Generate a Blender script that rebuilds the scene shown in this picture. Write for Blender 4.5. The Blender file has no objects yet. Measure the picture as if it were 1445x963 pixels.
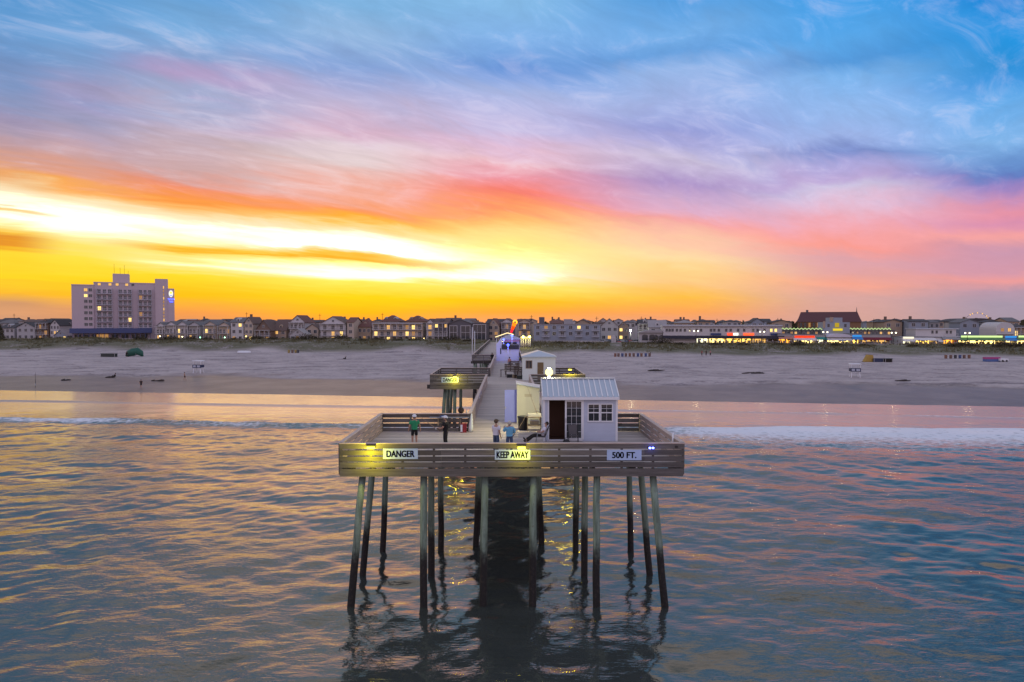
import bpy, bmesh, math, random
import numpy as np
from mathutils import Vector, Matrix
random.seed(7); RNG = np.random.default_rng(11)
R = math.radians
SC = bpy.context.scene
COL = SC.collection
F = 963.0          # focal length in photo pixels
EYE = 13.8         # drone height above the water
# ------------------------------------------------------------------ camera
cd = bpy.data.cameras.new('camera'); cam = bpy.data.objects.new('camera', cd); COL.objects.link(cam)
cd.sensor_width = 36.0; cd.lens = 24.0; cd.clip_start = 0.5; cd.clip_end = 20000
cam.location = (0, 0, EYE)
cam.rotation_euler = (R(90 - 1.52), 0, R(-0.27))
SC.camera = cam
SC.view_settings.view_transform = 'Standard'
SC.view_settings.look = 'None'
SC.view_settings.exposure = 0.0
SC.view_settings.gamma = 1.0
SC.view_settings.use_curve_mapping = False

def lin(c):
    c = c / 255.0
    return c / 12.92 if c <= 0.04045 else ((c + 0.055) / 1.055) ** 2.4
def L3(rgb): return tuple(lin(v) for v in rgb)

# ------------------------------------------------------------------ world: dusk sky
W = bpy.data.worlds.new('World'); SC.world = W; W.use_nodes = True
nt = W.node_tree; nt.nodes.clear()
class NT:
    def __init__(s, t): s.t = t
    def n(s, typ, **kw):
        nd = s.t.nodes.new(typ)
        for k, v in kw.items(): setattr(nd, k, v)
        return nd
    def l(s, a, b): s.t.links.new(a, b)
    def m(s, op, a, b=None, c=None, clamp=False):
        nd = s.t.nodes.new('ShaderNodeMath'); nd.operation = op; nd.use_clamp = clamp
        for i, v in enumerate((a, b, c)):
            if v is None: continue
            if isinstance(v, (int, float)): nd.inputs[i].default_value = v
            else: s.t.links.new(v, nd.inputs[i])
        return nd.outputs[0]
    def mr(s, v, a, b, c=0.0, d=1.0, smooth=True):
        nd = s.t.nodes.new('ShaderNodeMapRange'); nd.interpolation_type = 'SMOOTHSTEP' if smooth else 'LINEAR'
        s.t.links.new(v, nd.inputs[0])
        for i, q in enumerate((a, b, c, d)): nd.inputs[i + 1].default_value = q
        return nd.outputs[0]
    def mix(s, f, a, b, blend='MIX'):
        nd = s.t.nodes.new('ShaderNodeMix'); nd.data_type = 'RGBA'; nd.blend_type = blend
        for i, v in ((0, f), (6, a), (7, b)):
            if isinstance(v, (int, float)): nd.inputs[i].default_value = v
            elif isinstance(v, tuple): nd.inputs[i].default_value = v if len(v) == 4 else (*v, 1)
            else: s.t.links.new(v, nd.inputs[i])
        return nd.outputs[2]
    def noise(s, vec, scale, detail=4, rough=.55, dist=0):
        nd = s.t.nodes.new('ShaderNodeTexNoise')
        nd.inputs['Scale'].default_value = scale; nd.inputs['Detail'].default_value = detail
        nd.inputs['Roughness'].default_value = rough; nd.inputs['Distortion'].default_value = dist
        if vec is not None: s.t.links.new(vec, nd.inputs['Vector'])
        return nd.outputs['Fac']
    def ramp(s, f, stops, interp='LINEAR'):
        nd = s.t.nodes.new('ShaderNodeValToRGB'); cr = nd.color_ramp; cr.interpolation = interp
        s.t.links.new(f, nd.inputs[0])
        stops = sorted(stops)
        for i, (p, c) in enumerate(stops):
            if isinstance(c, (int, float)): c = (c, c, c)
            e = cr.elements[i] if i < 2 else cr.elements.new(p)
            e.position = p; e.color = (*c[:3], 1)
        return nd.outputs[0]
    def xyz(s, x, y, z=0.0):
        nd = s.t.nodes.new('ShaderNodeCombineXYZ')
        for i, v in enumerate((x, y, z)):
            if isinstance(v, (int, float)): nd.inputs[i].default_value = v
            else: s.t.links.new(v, nd.inputs[i])
        return nd.outputs[0]

# colours of the evening sky by bearing: (picture height of the band, sRGB)
STA = [
 (20,  [(0,(60,140,205)),(50,(85,150,210)),(95,(100,140,195)),(130,(128,145,190)),(165,(150,140,175)),(190,(170,150,172)),(215,(218,152,128)),(233,(245,160,80)),(245,(252,205,140)),(262,(255,238,200)),(280,(255,243,212)),(288,(252,205,110)),(296,(255,246,210)),(316,(255,235,150)),(328,(252,200,70)),(337,(225,140,40)),(345,(238,160,35)),(354,(255,215,50)),(390,(255,213,35)),(412,(250,185,50)),(428,(205,150,110)),(442,(218,158,115)),(456,(200,150,120))]),
 (110, [(0,(64,144,208)),(60,(92,155,213)),(100,(108,148,200)),(135,(150,148,192)),(160,(150,152,190)),(185,(178,158,182)),(212,(205,155,150)),(235,(235,150,110)),(252,(250,170,85)),(265,(254,222,165)),(282,(255,243,212)),(310,(255,248,222)),(335,(255,238,165)),(348,(255,228,110)),(362,(255,225,70)),(390,(255,214,32)),(414,(252,188,38)),(436,(220,155,105)),(456,(208,148,112))]),
 (260, [(0,(70,150,215)),(60,(100,165,220)),(100,(120,155,205)),(125,(172,150,195)),(145,(150,165,205)),(175,(188,172,195)),(205,(192,165,175)),(235,(205,162,160)),(255,(238,140,108)),(275,(250,150,60)),(285,(255,186,105)),(296,(255,226,175)),(312,(255,247,222)),(344,(255,240,170)),(351,(250,205,70)),(356,(242,176,30)),(361,(255,225,110)),(375,(255,250,180)),(390,(255,218,40)),(415,(255,190,20)),(442,(232,150,80)),(456,(215,145,100))]),
 (500, [(0,(110,175,225)),(60,(135,180,225)),(105,(115,155,215)),(130,(150,165,215)),(165,(185,175,210)),(195,(212,172,195)),(208,(225,205,215)),(240,(236,215,215)),(265,(236,172,160)),(288,(245,145,90)),(300,(255,170,50)),(306,(255,200,105)),(322,(255,240,200)),(334,(255,251,228)),(348,(255,255,235)),(356,(248,195,70)),(364,(240,165,20)),(370,(255,240,130)),(388,(255,255,225)),(400,(255,235,100)),(420,(255,205,15)),(442,(255,175,25)),(456,(235,150,60))]),
 (720, [(0,(120,185,235)),(45,(115,175,235)),(85,(85,140,215)),(105,(122,160,225)),(130,(160,180,230)),(190,(195,185,225)),(215,(222,185,215)),(240,(240,185,195)),(260,(236,150,165)),(285,(250,125,110)),(300,(255,150,100)),(315,(255,190,110)),(330,(255,224,140)),(345,(255,236,140)),(365,(255,246,170)),(380,(255,248,195)),(392,(255,250,212)),(402,(255,236,110)),(425,(255,195,15)),(440,(250,165,60)),(456,(240,160,110))]),
 (960, [(0,(60,150,225)),(50,(100,170,235)),(75,(85,155,225)),(95,(140,180,235)),(145,(155,175,230)),(175,(140,150,215)),(200,(165,165,220)),(230,(207,195,225)),(265,(172,147,200)),(290,(203,168,205)),(305,(222,172,200)),(320,(245,165,165)),(345,(254,200,168)),(365,(255,220,165)),(380,(255,212,140)),(400,(252,200,130)),(420,(255,190,72)),(440,(250,165,90)),(456,(235,160,130))]),
 (1200,[(0,(55,155,230)),(60,(80,165,235)),(90,(75,150,220)),(110,(120,180,240)),(160,(145,185,240)),(200,(155,180,235)),(220,(120,140,205)),(238,(170,165,220)),(262,(188,168,215)),(275,(205,195,225)),(295,(226,190,215)),(320,(242,168,180)),(350,(250,155,145)),(365,(222,162,170)),(385,(226,162,160)),(400,(245,165,145)),(420,(216,165,160)),(456,(212,164,152))]),
 (1425,[(0,(0,130,215)),(50,(20,145,225)),(90,(30,140,215)),(110,(45,145,222)),(140,(95,170,235)),(200,(125,180,235)),(238,(95,140,205)),(252,(98,125,195)),(266,(152,130,195)),(285,(197,142,185)),(305,(230,145,165)),(320,(216,142,175)),(340,(245,162,160)),(360,(202,150,175)),(395,(235,155,155)),(412,(182,150,170)),(430,(166,150,170)),(456,(166,150,165))]),
]
EDGE = {20:245, 110:262, 260:292, 500:305, 720:330, 960:352, 1200:372, 1425:385}   # lower rim of the cloud sheet
def azel(px, py):
    a = math.atan((px - 718) / F); return a, math.atan((456 - py) / F * math.cos(a))
E1 = R(27.0)
g = NT(nt)
tc = g.n('ShaderNodeTexCoord')
sep = g.n('ShaderNodeSeparateXYZ'); g.l(tc.outputs['Generated'], sep.inputs[0])
dx, dy, dz = sep.outputs
az = g.m('ARCTAN2', dx, dy)
el0 = g.m('MAXIMUM', g.m('ARCSINE', dz), 0.0)
# streaks: a flat cloud sheet overhead, combed towards the right-hand horizon
den = g.m('ADD', g.m('MAXIMUM', dz, 0.0), 0.10)
cx = g.m('DIVIDE', dx, den); cy = g.m('DIVIDE', dy, den)
th = R(46)
al = g.m('ADD', g.m('MULTIPLY', cx, math.sin(th)), g.m('MULTIPLY', cy, math.cos(th)))
ac = g.m('SUBTRACT', g.m('MULTIPLY', cx, math.cos(th)), g.m('MULTIPLY', cy, math.sin(th)))
n_big = g.noise(g.xyz(g.m('MULTIPLY', al, .35), g.m('MULTIPLY', ac, .9), 3.1), 1.0, 5, .6, .6)
n_mid = g.noise(g.xyz(g.m('MULTIPLY', al, 1.1), g.m('MULTIPLY', ac, 2.4), 8.7), 1.0, 7, .6, 1.1)
n_fin = g.noise(g.xyz(g.m('MULTIPLY', al, 3.2), g.m('MULTIPLY', ac, 6.5), 1.7), 1.0, 6, .65, 1.2)
wsum = g.m('ADD', g.m('MULTIPLY', g.m('SUBTRACT', n_big, .5), 1.0), g.m('MULTIPLY', g.m('SUBTRACT', n_mid, .5), .45))
amp = g.mr(el0, R(1.0), R(16), 0.008, 0.14, smooth=False)
el = g.m('MAXIMUM', g.m('ADD', el0, g.m('MULTIPLY', wsum, amp)), 0.0)
azn = g.m('DIVIDE', g.m('ADD', az, R(60)), R(120), clamp=True)
estops = []
for px, ye in EDGE.items():
    a, e = azel(px, ye); estops.append(((a + R(60)) / R(120), e))
elE = g.ramp(azn, estops)
elE_s = g.n('ShaderNodeSeparateColor'); g.l(elE, elE_s.inputs[0]); elE = elE_s.outputs[0]
qlow = g.m('DIVIDE', el, elE)
qhi = g.m('ADD', 1.0, g.m('DIVIDE', g.m('SUBTRACT', el, elE), g.m('SUBTRACT', E1, elE)))
q = g.m('MULTIPLY', g.m('ADD', g.m('MINIMUM', qlow, 1.0), g.m('MAXIMUM', g.m('SUBTRACT', qhi, 1.0), 0.0)), 0.5, clamp=True)
col = None; pa = None
for px, stops in STA:
    eE = azel(px, EDGE[px])[1]; st = []; used = set()
    for y, c in stops:
        a, e = azel(px, y)
        qq = (e / eE if e < eE else 1 + (e - eE) / (E1 - eE)) * .5
        if y < 250: k_ = .16 if px < 1100 else .06; c = tuple(v*(1-k_) + w_*k_ for v, w_ in zip(c, (196,190,212)))
        st.append((min(max(qq, 0), 1), L3(c)))
    rc = g.ramp(q, st)
    a = azel(px, 456)[0]
    col = rc if col is None else g.mix(g.mr(az, pa, a), col, rc)
    pa = a
# overhead and behind the camera: unseen sky, lavender low in the east, brightened to light land and water
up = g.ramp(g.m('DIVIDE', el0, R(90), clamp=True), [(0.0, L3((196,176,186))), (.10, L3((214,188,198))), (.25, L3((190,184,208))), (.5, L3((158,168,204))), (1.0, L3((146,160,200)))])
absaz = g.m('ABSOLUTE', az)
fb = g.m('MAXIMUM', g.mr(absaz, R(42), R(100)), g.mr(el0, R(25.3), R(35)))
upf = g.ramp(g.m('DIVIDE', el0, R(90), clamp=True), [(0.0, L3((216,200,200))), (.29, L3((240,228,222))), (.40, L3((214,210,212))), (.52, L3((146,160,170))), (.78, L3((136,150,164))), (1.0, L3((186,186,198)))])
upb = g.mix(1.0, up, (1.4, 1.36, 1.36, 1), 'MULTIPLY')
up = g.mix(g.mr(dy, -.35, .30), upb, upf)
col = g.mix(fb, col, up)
# fine wisps: lighter and darker combing, strongest in the upper sheet
tex = g.m('ADD', g.m('MULTIPLY', g.m('SUBTRACT', n_fin, .5), .42), g.m('MULTIPLY', g.m('SUBTRACT', n_mid, .5), .44))
tamp = g.mr(el0, R(5), R(15), 0.25, 1.0)
mul = g.m('ADD', 1.0, g.m('MULTIPLY', tex, tamp))
col = g.mix(1.0, col, g.xyz(mul, mul, mul), 'MULTIPLY')
wsp = g.m('MULTIPLY', g.mr(g.m('ADD', g.m('MULTIPLY', n_fin, .6), g.m('MULTIPLY', n_mid, .5)), .55, .80), g.mr(el0, R(7), R(13), 0, .38))
col = g.mix(wsp, col, L3((226,214,226)))
# bright afterglow is brighter than film white
lum = g.n('ShaderNodeRGBToBW'); g.l(col, lum.inputs[0])
boost = g.m('ADD', 1.0, g.mr(lum.outputs[0], .82, 1.0, 0.0, .9))
col = g.mix(1.0, col, g.xyz(boost, boost, boost), 'MULTIPLY')
nish = g.n('ShaderNodeTexSky'); nish.sky_type = 'NISHITA'; nish.sun_disc = False
nish.sun_elevation = R(2.0); nish.sun_rotation = R(-13)
col = g.mix(1.0, col, g.mix(1.0, nish.outputs[0], (.006, .006, .006, 1), 'MULTIPLY'), 'ADD')
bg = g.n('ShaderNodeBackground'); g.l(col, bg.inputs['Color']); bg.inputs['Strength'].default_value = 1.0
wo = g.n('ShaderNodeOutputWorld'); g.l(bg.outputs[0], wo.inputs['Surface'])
W.cycles.sampling_method = 'MANUAL'; W.cycles.sample_map_resolution = 1024

sd = bpy.data.lights.new('sun', 'SUN'); sd.energy = 0.12; sd.angle = R(35); sd.color = (1, .55, .25)
sun = bpy.data.objects.new('sun', sd); COL.objects.link(sun)
sa, se = R(-13), R(4.0)
sun.rotation_euler = Vector((math.sin(sa) * math.cos(se), math.cos(sa) * math.cos(se), math.sin(se))).to_track_quat('Z', 'Y').to_euler()
try:
    SC.cycles.max_bounces = 6; SC.cycles.diffuse_bounces = 2; SC.cycles.glossy_bounces = 4
    SC.cycles.sample_clamp_indirect = 4.0; SC.cycles.use_denoising = True
except Exception: pass

# ------------------------------------------------------------------ helpers
class MB:
    """collects shapes, becomes ONE mesh object"""
    def __init__(s): s.v = []; s.f = []; s.sm = []
    def add(s, v, f, smooth=False):
        o = len(s.v); s.v += [tuple(p) for p in v]; s.f += [tuple(i + o for i in q) for q in f]; s.sm += [smooth] * len(f); return s
    def box(s, x0, x1, y0, y1, z0, z1):
        return s.add([(x0,y0,z0),(x1,y0,z0),(x1,y1,z0),(x0,y1,z0),(x0,y0,z1),(x1,y0,z1),(x1,y1,z1),(x0,y1,z1)],
                     [(0,3,2,1),(4,5,6,7),(0,1,5,4),(1,2,6,5),(2,3,7,6),(3,0,4,7)])
    def bar(s, a, b, w, h, upv=(0,0,1)):
        a = Vector(a); b = Vector(b); d = (b - a).normalized(); u = Vector(upv)
        if abs(d.dot(u)) > .98: u = Vector((0,1,0))
        r = d.cross(u).normalized(); u = r.cross(d).normalized(); vs = []
        for p in (a, b):
            for i, j in ((-1,-1),(1,-1),(1,1),(-1,1)): vs.append(p + r * (i*w/2) + u * (j*h/2))
        return s.add(vs, [(0,3,2,1),(4,5,6,7),(0,1,5,4),(1,2,6,5),(2,3,7,6),(3,0,4,7)])
    def tube(s, pts, rad, n=10, cap=True, smooth=True):
        pts = [Vector(p) for p in pts]
        if isinstance(rad, (int, float)): rad = [rad] * len(pts)
        vs = []; fs = []; ref = None
        for i, p in enumerate(pts):
            d = (pts[min(i+1, len(pts)-1)] - pts[max(i-1, 0)]).normalized()
            if ref is None: ref = Vector((1,0,0)) if abs(d.x) < .9 else Vector((0,1,0))
            r = (ref - d * ref.dot(d)).normalized(); ref = r; u = d.cross(r)
            for k in range(n):
                a = 2*math.pi*k/n; vs.append(p + (r*math.cos(a) + u*math.sin(a)) * rad[i])
        for i in range(len(pts)-1):
            for k in range(n):
                a = i*n+k; b = i*n+(k+1)%n; fs.append((a, b, b+n, a+n))
        s.add(vs, fs, smooth)
        if cap:
            o = len(s.v) - len(vs)
            s.f.append(tuple(o + k for k in reversed(range(n)))); s.f.append(tuple(o + (len(pts)-1)*n + k for k in range(n))); s.sm += [False, False]
        return s
    def ell(s, c, r, nu=12, nv=8):
        vs = []; fs = []
        for j in range(nv+1):
            t = math.pi*j/nv
            for i in range(nu):
                a = 2*math.pi*i/nu; vs.append((c[0]+r[0]*math.sin(t)*math.cos(a), c[1]+r[1]*math.sin(t)*math.sin(a), c[2]+r[2]*math.cos(t)))
        for j in range(nv):
            for i in range(nu): fs.append((j*nu+i, (j+1)*nu+i, (j+1)*nu+(i+1)%nu, j*nu+(i+1)%nu))
        return s.add(vs, fs, True)
    def prism(s, poly, axis, a, b):
        """poly: 2D outline; axis 'y': (x,z) along y ; 'x': (y,z) along x ; 'z': (x,y) along z"""
        def mk(p, t): return (p[0], t, p[1]) if axis == 'y' else ((t, p[0], p[1]) if axis == 'x' else (p[0], p[1], t))
        n = len(poly); vs = [mk(p, a) for p in poly] + [mk(p, b) for p in poly]
        fs = [tuple(range(n)), tuple(reversed(range(n, 2*n)))] + [(i, i+n, (i+1)%n+n, (i+1)%n) for i in range(n)]
        return s.add(vs, fs)
    def xf(s, M):
        s.v = [tuple(M @ Vector(p)) for p in s.v]; return s
    def join(s, o): return s.add(o.v, o.f) if not any(o.sm) else s._j(o)
    def _j(s, o):
        k = len(s.v); s.v += o.v; s.f += [tuple(i+k for i in q) for q in o.f]; s.sm += o.sm; return s
    def build(s, name, m, parent=None, world=False, fixn=True):
        me = bpy.data.meshes.new(name); vs = s.v
        if world and parent is not None:
            o = root_loc(parent); vs = [(p[0]-o.x, p[1]-o.y, p[2]-o.z) for p in vs]
        me.from_pydata(vs, [], s.f)
        if fixn:
            bm = bmesh.new(); bm.from_mesh(me); bmesh.ops.recalc_face_normals(bm, faces=bm.faces); bm.to_mesh(me); bm.free()
        if any(s.sm): me.polygons.foreach_set('use_smooth', s.sm)
        ob = bpy.data.objects.new(name, me); COL.objects.link(ob)
        if m is not None: me.materials.append(m)
        if parent is not None: ob.parent = parent
        return ob
def root_loc(o):
    v = Vector((0,0,0))
    while o is not None: v = v + Vector(o.location); o = o.parent
    return v
def tag(o, label, cat, group=None, kind=None):
    if label: o['label'] = label
    if cat: o['category'] = cat
    if group: o['group'] = group
    if kind: o['kind'] = kind
    return o
def thing(name, label, cat, loc=(0,0,0), rz=0.0, group=None):
    o = bpy.data.objects.new(name, None); COL.objects.link(o); o.empty_display_size = .3
    o.location = loc; o.rotation_euler = (0, 0, rz)
    return tag(o, label, cat, group)
def copy_tree(o, parent=None):
    c = o.copy(); COL.objects.link(c)
    if parent is not None: c.parent = parent
    for ch in [k for k in o.children]: copy_tree(ch, c)
    return c
def wx(px, D): return (px - 718) / F * D
def wz(py, D): return EYE - (py - 456) / F * D

# ------------------------------------------------------------------ materials
MATS = {}
def pm(name, rgb, rough=.75, var=.18, scale=4.0, stretch=(1,1,1), bump=0.0, metal=0.0, island=0.0, spec=.4, srgb=False):
    if name in MATS: return MATS[name]
    if srgb: rgb = L3(rgb)
    m = bpy.data.materials.new(name); m.use_nodes = True; t = NT(m.node_tree); t.t.nodes.clear()
    o = t.n('ShaderNodeOutputMaterial'); p = t.n('ShaderNodeBsdfPrincipled'); t.l(p.outputs[0], o.inputs[0])
    tcn = t.n('ShaderNodeTexCoord'); mp = t.n('ShaderNodeMapping'); t.l(tcn.outputs['Object'], mp.inputs[0]); mp.inputs['Scale'].default_value = stretch
    nz = t.noise(mp.outputs[0], scale, 5, .6)
    f = t.m('ADD', 1.0, t.m('MULTIPLY', t.m('SUBTRACT', nz, .5), var * 2))
    if island:
        ge = t.n('ShaderNodeNewGeometry')
        f = t.m('MULTIPLY', f, t.m('ADD', 1.0, t.m('MULTIPLY', t.m('SUBTRACT', ge.outputs['Random Per Island'], .5), island * 2)))
    c = t.mix(1.0, (*rgb, 1), t.xyz(f, f, f), 'MULTIPLY')
    t.l(c, p.inputs['Base Color']); p.inputs['Roughness'].default_value = rough; p.inputs['Metallic'].default_value = metal
    p.inputs['Specular IOR Level'].default_value = spec
    if bump:
        b = t.n('ShaderNodeBump'); b.inputs['Strength'].default_value = bump; b.inputs['Distance'].default_value = .02
        t.l(nz, b.inputs['Height']); t.l(b.outputs[0], p.inputs['Normal'])
    MATS[name] = m; return m
def em(name, rgb, strength):
    if name in MATS: return MATS[name]
    m = bpy.data.materials.new(name); m.use_nodes = True; t = NT(m.node_tree); t.t.nodes.clear()
    o = t.n('ShaderNodeOutputMaterial'); e = t.n('ShaderNodeEmission'); t.l(e.outputs[0], o.inputs[0])
    e.inputs[0].default_value = (*rgb, 1); e.inputs[1].default_value = strength
    MATS[name] = m; return m
def lamp(name, parent, loc, rgb, power, size=.1, spot=None, rot=None):
    ld = bpy.data.lights.new(name, 'SPOT' if spot else 'POINT'); ld.energy = power; ld.color = rgb; ld.shadow_soft_size = size
    if spot: ld.spot_size = R(spot); ld.spot_blend = .8
    o = bpy.data.objects.new(name, ld); COL.objects.link(o); o.parent = parent; o.location = loc
    if rot: o.rotation_euler = rot
    return o
# ------------------------------------------------------------------ terrain, water
def shore(x): return 124.5 - 0.15 * np.clip(x, -260, 260)
def sstep(a, b, t):
    t = np.clip((t - a) / (b - a), 0, 1); return t * t * (3 - 2 * t)
def vnoise(x, y, s, seed):
    """smooth value noise"""
    rg = np.random.default_rng(seed); T = rg.random((256, 256))
    u = x / s; v = y / s; i = np.floor(u).astype(int); j = np.floor(v).astype(int); fu = u - i; fv = v - j
    fu = fu*fu*(3-2*fu); fv = fv*fv*(3-2*fv)
    a = T[i % 256, j % 256]; b = T[(i+1) % 256, j % 256]; c = T[i % 256, (j+1) % 256]; d = T[(i+1) % 256, (j+1) % 256]
    return a*(1-fu)*(1-fv) + b*fu*(1-fv) + c*(1-fu)*fv + d*fu*fv
GROUND = 4.4
def terrain(x, y):
    x = np.asarray(x, float); y = np.asarray(y, float)
    d = y - shore(x) + 1.6 * (vnoise(x, y*0+3, 22, 5) - .5) * sstep(-5, 5, y - shore(x))
    z = np.where(d < 0, np.maximum(.03 * d, -2.5), np.minimum(d, 34) * .026)
    scarp = 30 + 7 * (vnoise(x, y*0, 35, 1) - .5)
    z = z + .30 * sstep(scarp, scarp + 3.0, d) + 1.05 * sstep(34, 120, d)
    nz = vnoise(x, y, 9, 2) * .6 + vnoise(x, y, 3.5, 3) * .25 + vnoise(x, y, 24, 4) * .7
    dune = sstep(124, 152, d + 8 * (vnoise(x, y*0, 18, 6) - .5)) * (1 - sstep(168, 184, d))
    z = z + dune * (.25 + .8 * nz + (1 - sstep(-30, 70, x)) * (.75 + .9 * nz))
    z = z + (GROUND - 2.24) * sstep(128, 180, d) * .98
    # wind ripples and hollows in the dry sand
    dry = sstep(scarp, scarp + 8, d) * (1 - sstep(120, 140, d))
    z = z + dry * (.22 * (vnoise(x, y, 11, 8) - .5) + .16 * (vnoise(x*.6, y, 4.0, 9) - .5))
    return z
def grid_mesh(name, xs, ys, zf, mat, kind='structure', smooth=True, attrs=None):
    X, Y = np.meshgrid(xs, ys); r = zf(X, Y)
    if isinstance(r, tuple): X, Y, Z = r[:3]
    else: Z = r
    nx, ny = len(xs), len(ys); co = np.stack([X, Y, Z], -1).reshape(-1, 3).astype(np.float32)
    a = (np.arange(ny-1)[:, None] * nx + np.arange(nx-1)[None]).reshape(-1); quad = np.stack([a, a+1, a+nx+1, a+nx], 1).astype(np.int32)
    me = bpy.data.meshes.new(name); me.vertices.add(len(co)); me.vertices.foreach_set('co', co.ravel())
    me.loops.add(quad.size); me.loops.foreach_set('vertex_index', quad.ravel())
    me.polygons.add(len(quad)); me.polygons.foreach_set('loop_start', np.arange(0, quad.size, 4, dtype=np.int32))
    me.update(calc_edges=True); me.polygons.foreach_set('use_smooth', np.full(len(quad), smooth)); me.validate()
    for k, v in (attrs or {}).items():
        at = me.attributes.new(k, 'FLOAT', 'POINT'); at.data.foreach_set('value', v.reshape(-1).astype(np.float32))
    ob = bpy.data.objects.new(name, me); COL.objects.link(ob); me.materials.append(mat); ob['kind'] = kind
    return ob
def graded(a, b, s0, s1):
    out = [a]
    while out[-1] < b:
        t = (out[-1] - a) / (b - a); out.append(out[-1] + s0 + (s1 - s0) * t)
    return out
# sand material: dry lavender-grey sand, darker damp belt along the water
m = bpy.data.materials.new('sand'); m.use_nodes = True; t = NT(m.node_tree); t.t.nodes.clear(); MATS['sand'] = m
o = t.n('ShaderNodeOutputMaterial'); p = t.n('ShaderNodeBsdfPrincipled'); t.l(p.outputs[0], o.inputs[0])
ge = t.n('ShaderNodeNewGeometry'); sp = t.n('ShaderNodeSeparateXYZ'); t.l(ge.outputs['Position'], sp.inputs[0])
wet = t.n('ShaderNodeAttribute'); wet.attribute_name = 'wet'; grs = t.n('ShaderNodeAttribute'); grs.attribute_name = 'veg'
n1 = t.noise(ge.outputs['Position'], .12, 6, .6); n2 = t.noise(ge.outputs['Position'], 1.3, 5, .65)
ms = t.n('ShaderNodeMapping'); t.l(ge.outputs['Position'], ms.inputs[0]); ms.inputs['Scale'].default_value = (.07, .22, .3)
n3 = t.noise(ms.outputs[0], 1.0, 5, .6)
dry = t.mix(t.mr(n1, .3, .7), L3((158,145,145)), L3((188,174,172)))
dry = t.mix(t.mr(n3, .56, .64, 0, .8), dry, L3((112,102,106)))
dry = t.mix(t.mr(n2, .45, .65, 0, .5), dry, L3((204,190,186)))
wetc = t.mix(t.mr(n1, .3, .7), L3((112,94,86)), L3((138,118,107)))
c = t.mix(wet.outputs['Fac'], dry, wetc)
spy = t.m('ADD', t.m('ADD', sp.outputs[1], t.m('MULTIPLY', sp.outputs[0], .15)), t.m('MULTIPLY', n1, 22.0))
trk = t.mr(t.m('SINE', t.m('MULTIPLY', spy, .62)), .955, .99, 0, .45)
c = t.mix(t.m('MULTIPLY', trk, t.m('SUBTRACT', 1.0, grs.outputs['Fac'])), c, L3((98,88,88)))
vegm = t.m('MULTIPLY', grs.outputs['Fac'], t.mr(t.m('ADD', n2, t.m('MULTIPLY', n1, .8)), .66, .88, 0, .9))
c = t.mix(vegm, c, L3((90,88,58)))
t.l(c, p.inputs['Base Color'])
rr = t.mix(wet.outputs['Fac'], (.95,.95,.95,1), (.42,.42,.42,1)); t.l(rr, p.inputs['Roughness']); p.inputs['Specular IOR Level'].default_value = .3
b = t.n('ShaderNodeBump'); b.inputs['Strength'].default_value = .5; b.inputs['Distance'].default_value = .3; t.l(t.m('ADD', n2, n3), b.inputs['Height'])
t.l(b.outputs[0], p.inputs['Normal'])
xs = sorted(set([-6000,-4000,-2600,-1700,-1100,-800,-620,-520,-440,-380] + list(np.arange(-330, 331, 1.6)) + [380,440,520,620,800,1100,1700,2600,4000,6000]))
ys = list(np.arange(76, 160, .9)) + list(np.arange(160, 250, 1.2)) + list(np.arange(250, 345, .8)) + [350,358,368,380,400,430,470,520,600,700,850,1100,1500,2200,3200,5000,8000]
X, Y = np.meshgrid(xs, ys); d = Y - shore(X)
scarp = 30 + 7 * (vnoise(X, Y*0, 35, 1) - .5)
wetv = 1 - sstep(scarp - 3.5, scarp + 3.5, d + 9*(vnoise(X*.5, Y, 9, 31)-.5) + 4*(vnoise(X, Y, 3, 32)-.5))
veg = sstep(128, 142, d + 14 * (vnoise(X, Y*0+9, 14, 12) - .5)) 
beach = grid_mesh('beach', xs, ys, terrain, m, attrs={'wet': wetv, 'veg': veg})

# sea: wind waves from a spectrum, sampled on a graded grid
def tile(N, Ls, lmin, lmax, wind, spread, seed):
    rg = np.random.default_rng(seed); k1 = 2*np.pi*np.fft.fftfreq(N, Ls/N); KX, KY = np.meshgrid(k1, k1, indexing='ij')
    K = np.hypot(KX, KY); K[0,0] = 1; lam = 2*np.pi/K
    cosw = (KX*math.cos(wind) + KY*math.sin(wind)) / K
    P = K**-4.0 * np.exp(-(lam/lmax)**4) * np.exp(-(lmin/lam)**4) * np.abs(cosw)**spread; P[0,0] = 0
    H = (rg.normal(size=(N,N)) + 1j*rg.normal(size=(N,N))) * np.sqrt(P)
    h = np.fft.ifft2(H); hx = np.fft.ifft2(-1j*KX/K*H); hy = np.fft.ifft2(-1j*KY/K*H); s = h.real.std()
    return h.real/s, hx.real/s, hy.real/s, Ls, N
def samp(T, X, Y):
    h, hx, hy, Ls, N = T; u = X/Ls*N; v = Y/Ls*N; i = np.floor(u).astype(int); j = np.floor(v).astype(int); fu = u-i; fv = v-j; r = []
    for a in (h, hx, hy):
        r.append(a[i%N,j%N]*(1-fu)*(1-fv) + a[(i+1)%N,j%N]*fu*(1-fv) + a[i%N,(j+1)%N]*(1-fu)*fv + a[(i+1)%N,(j+1)%N]*fu*fv)
    return r
TA = tile(512, 97.0, 0.9, 9.5, R(78), 1.4, 21)
TB = tile(256, 23.0, .45, 2.4, R(112), .9, 22)
def brk(x): return 89.5 - .06*np.clip(x, -200, 200) + 3.0*(vnoise(x, x*0+2, 30, 41) - .5) + .0009*np.clip(-x,0,150)**2*.6
def brk2(x): return 109 - .12*np.clip(x, -200, 200) + 4.0*(vnoise(x, x*0+7, 40, 42) - .5)
xh = graded(0, 60, .17, .28) ; xh += graded(xh[-1], 140, .3, .7)[1:]; xh += [160, 200, 280, 420, 700, 1200, 2500, 6000]
xs = [-v for v in reversed(xh[1:])] + xh
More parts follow.
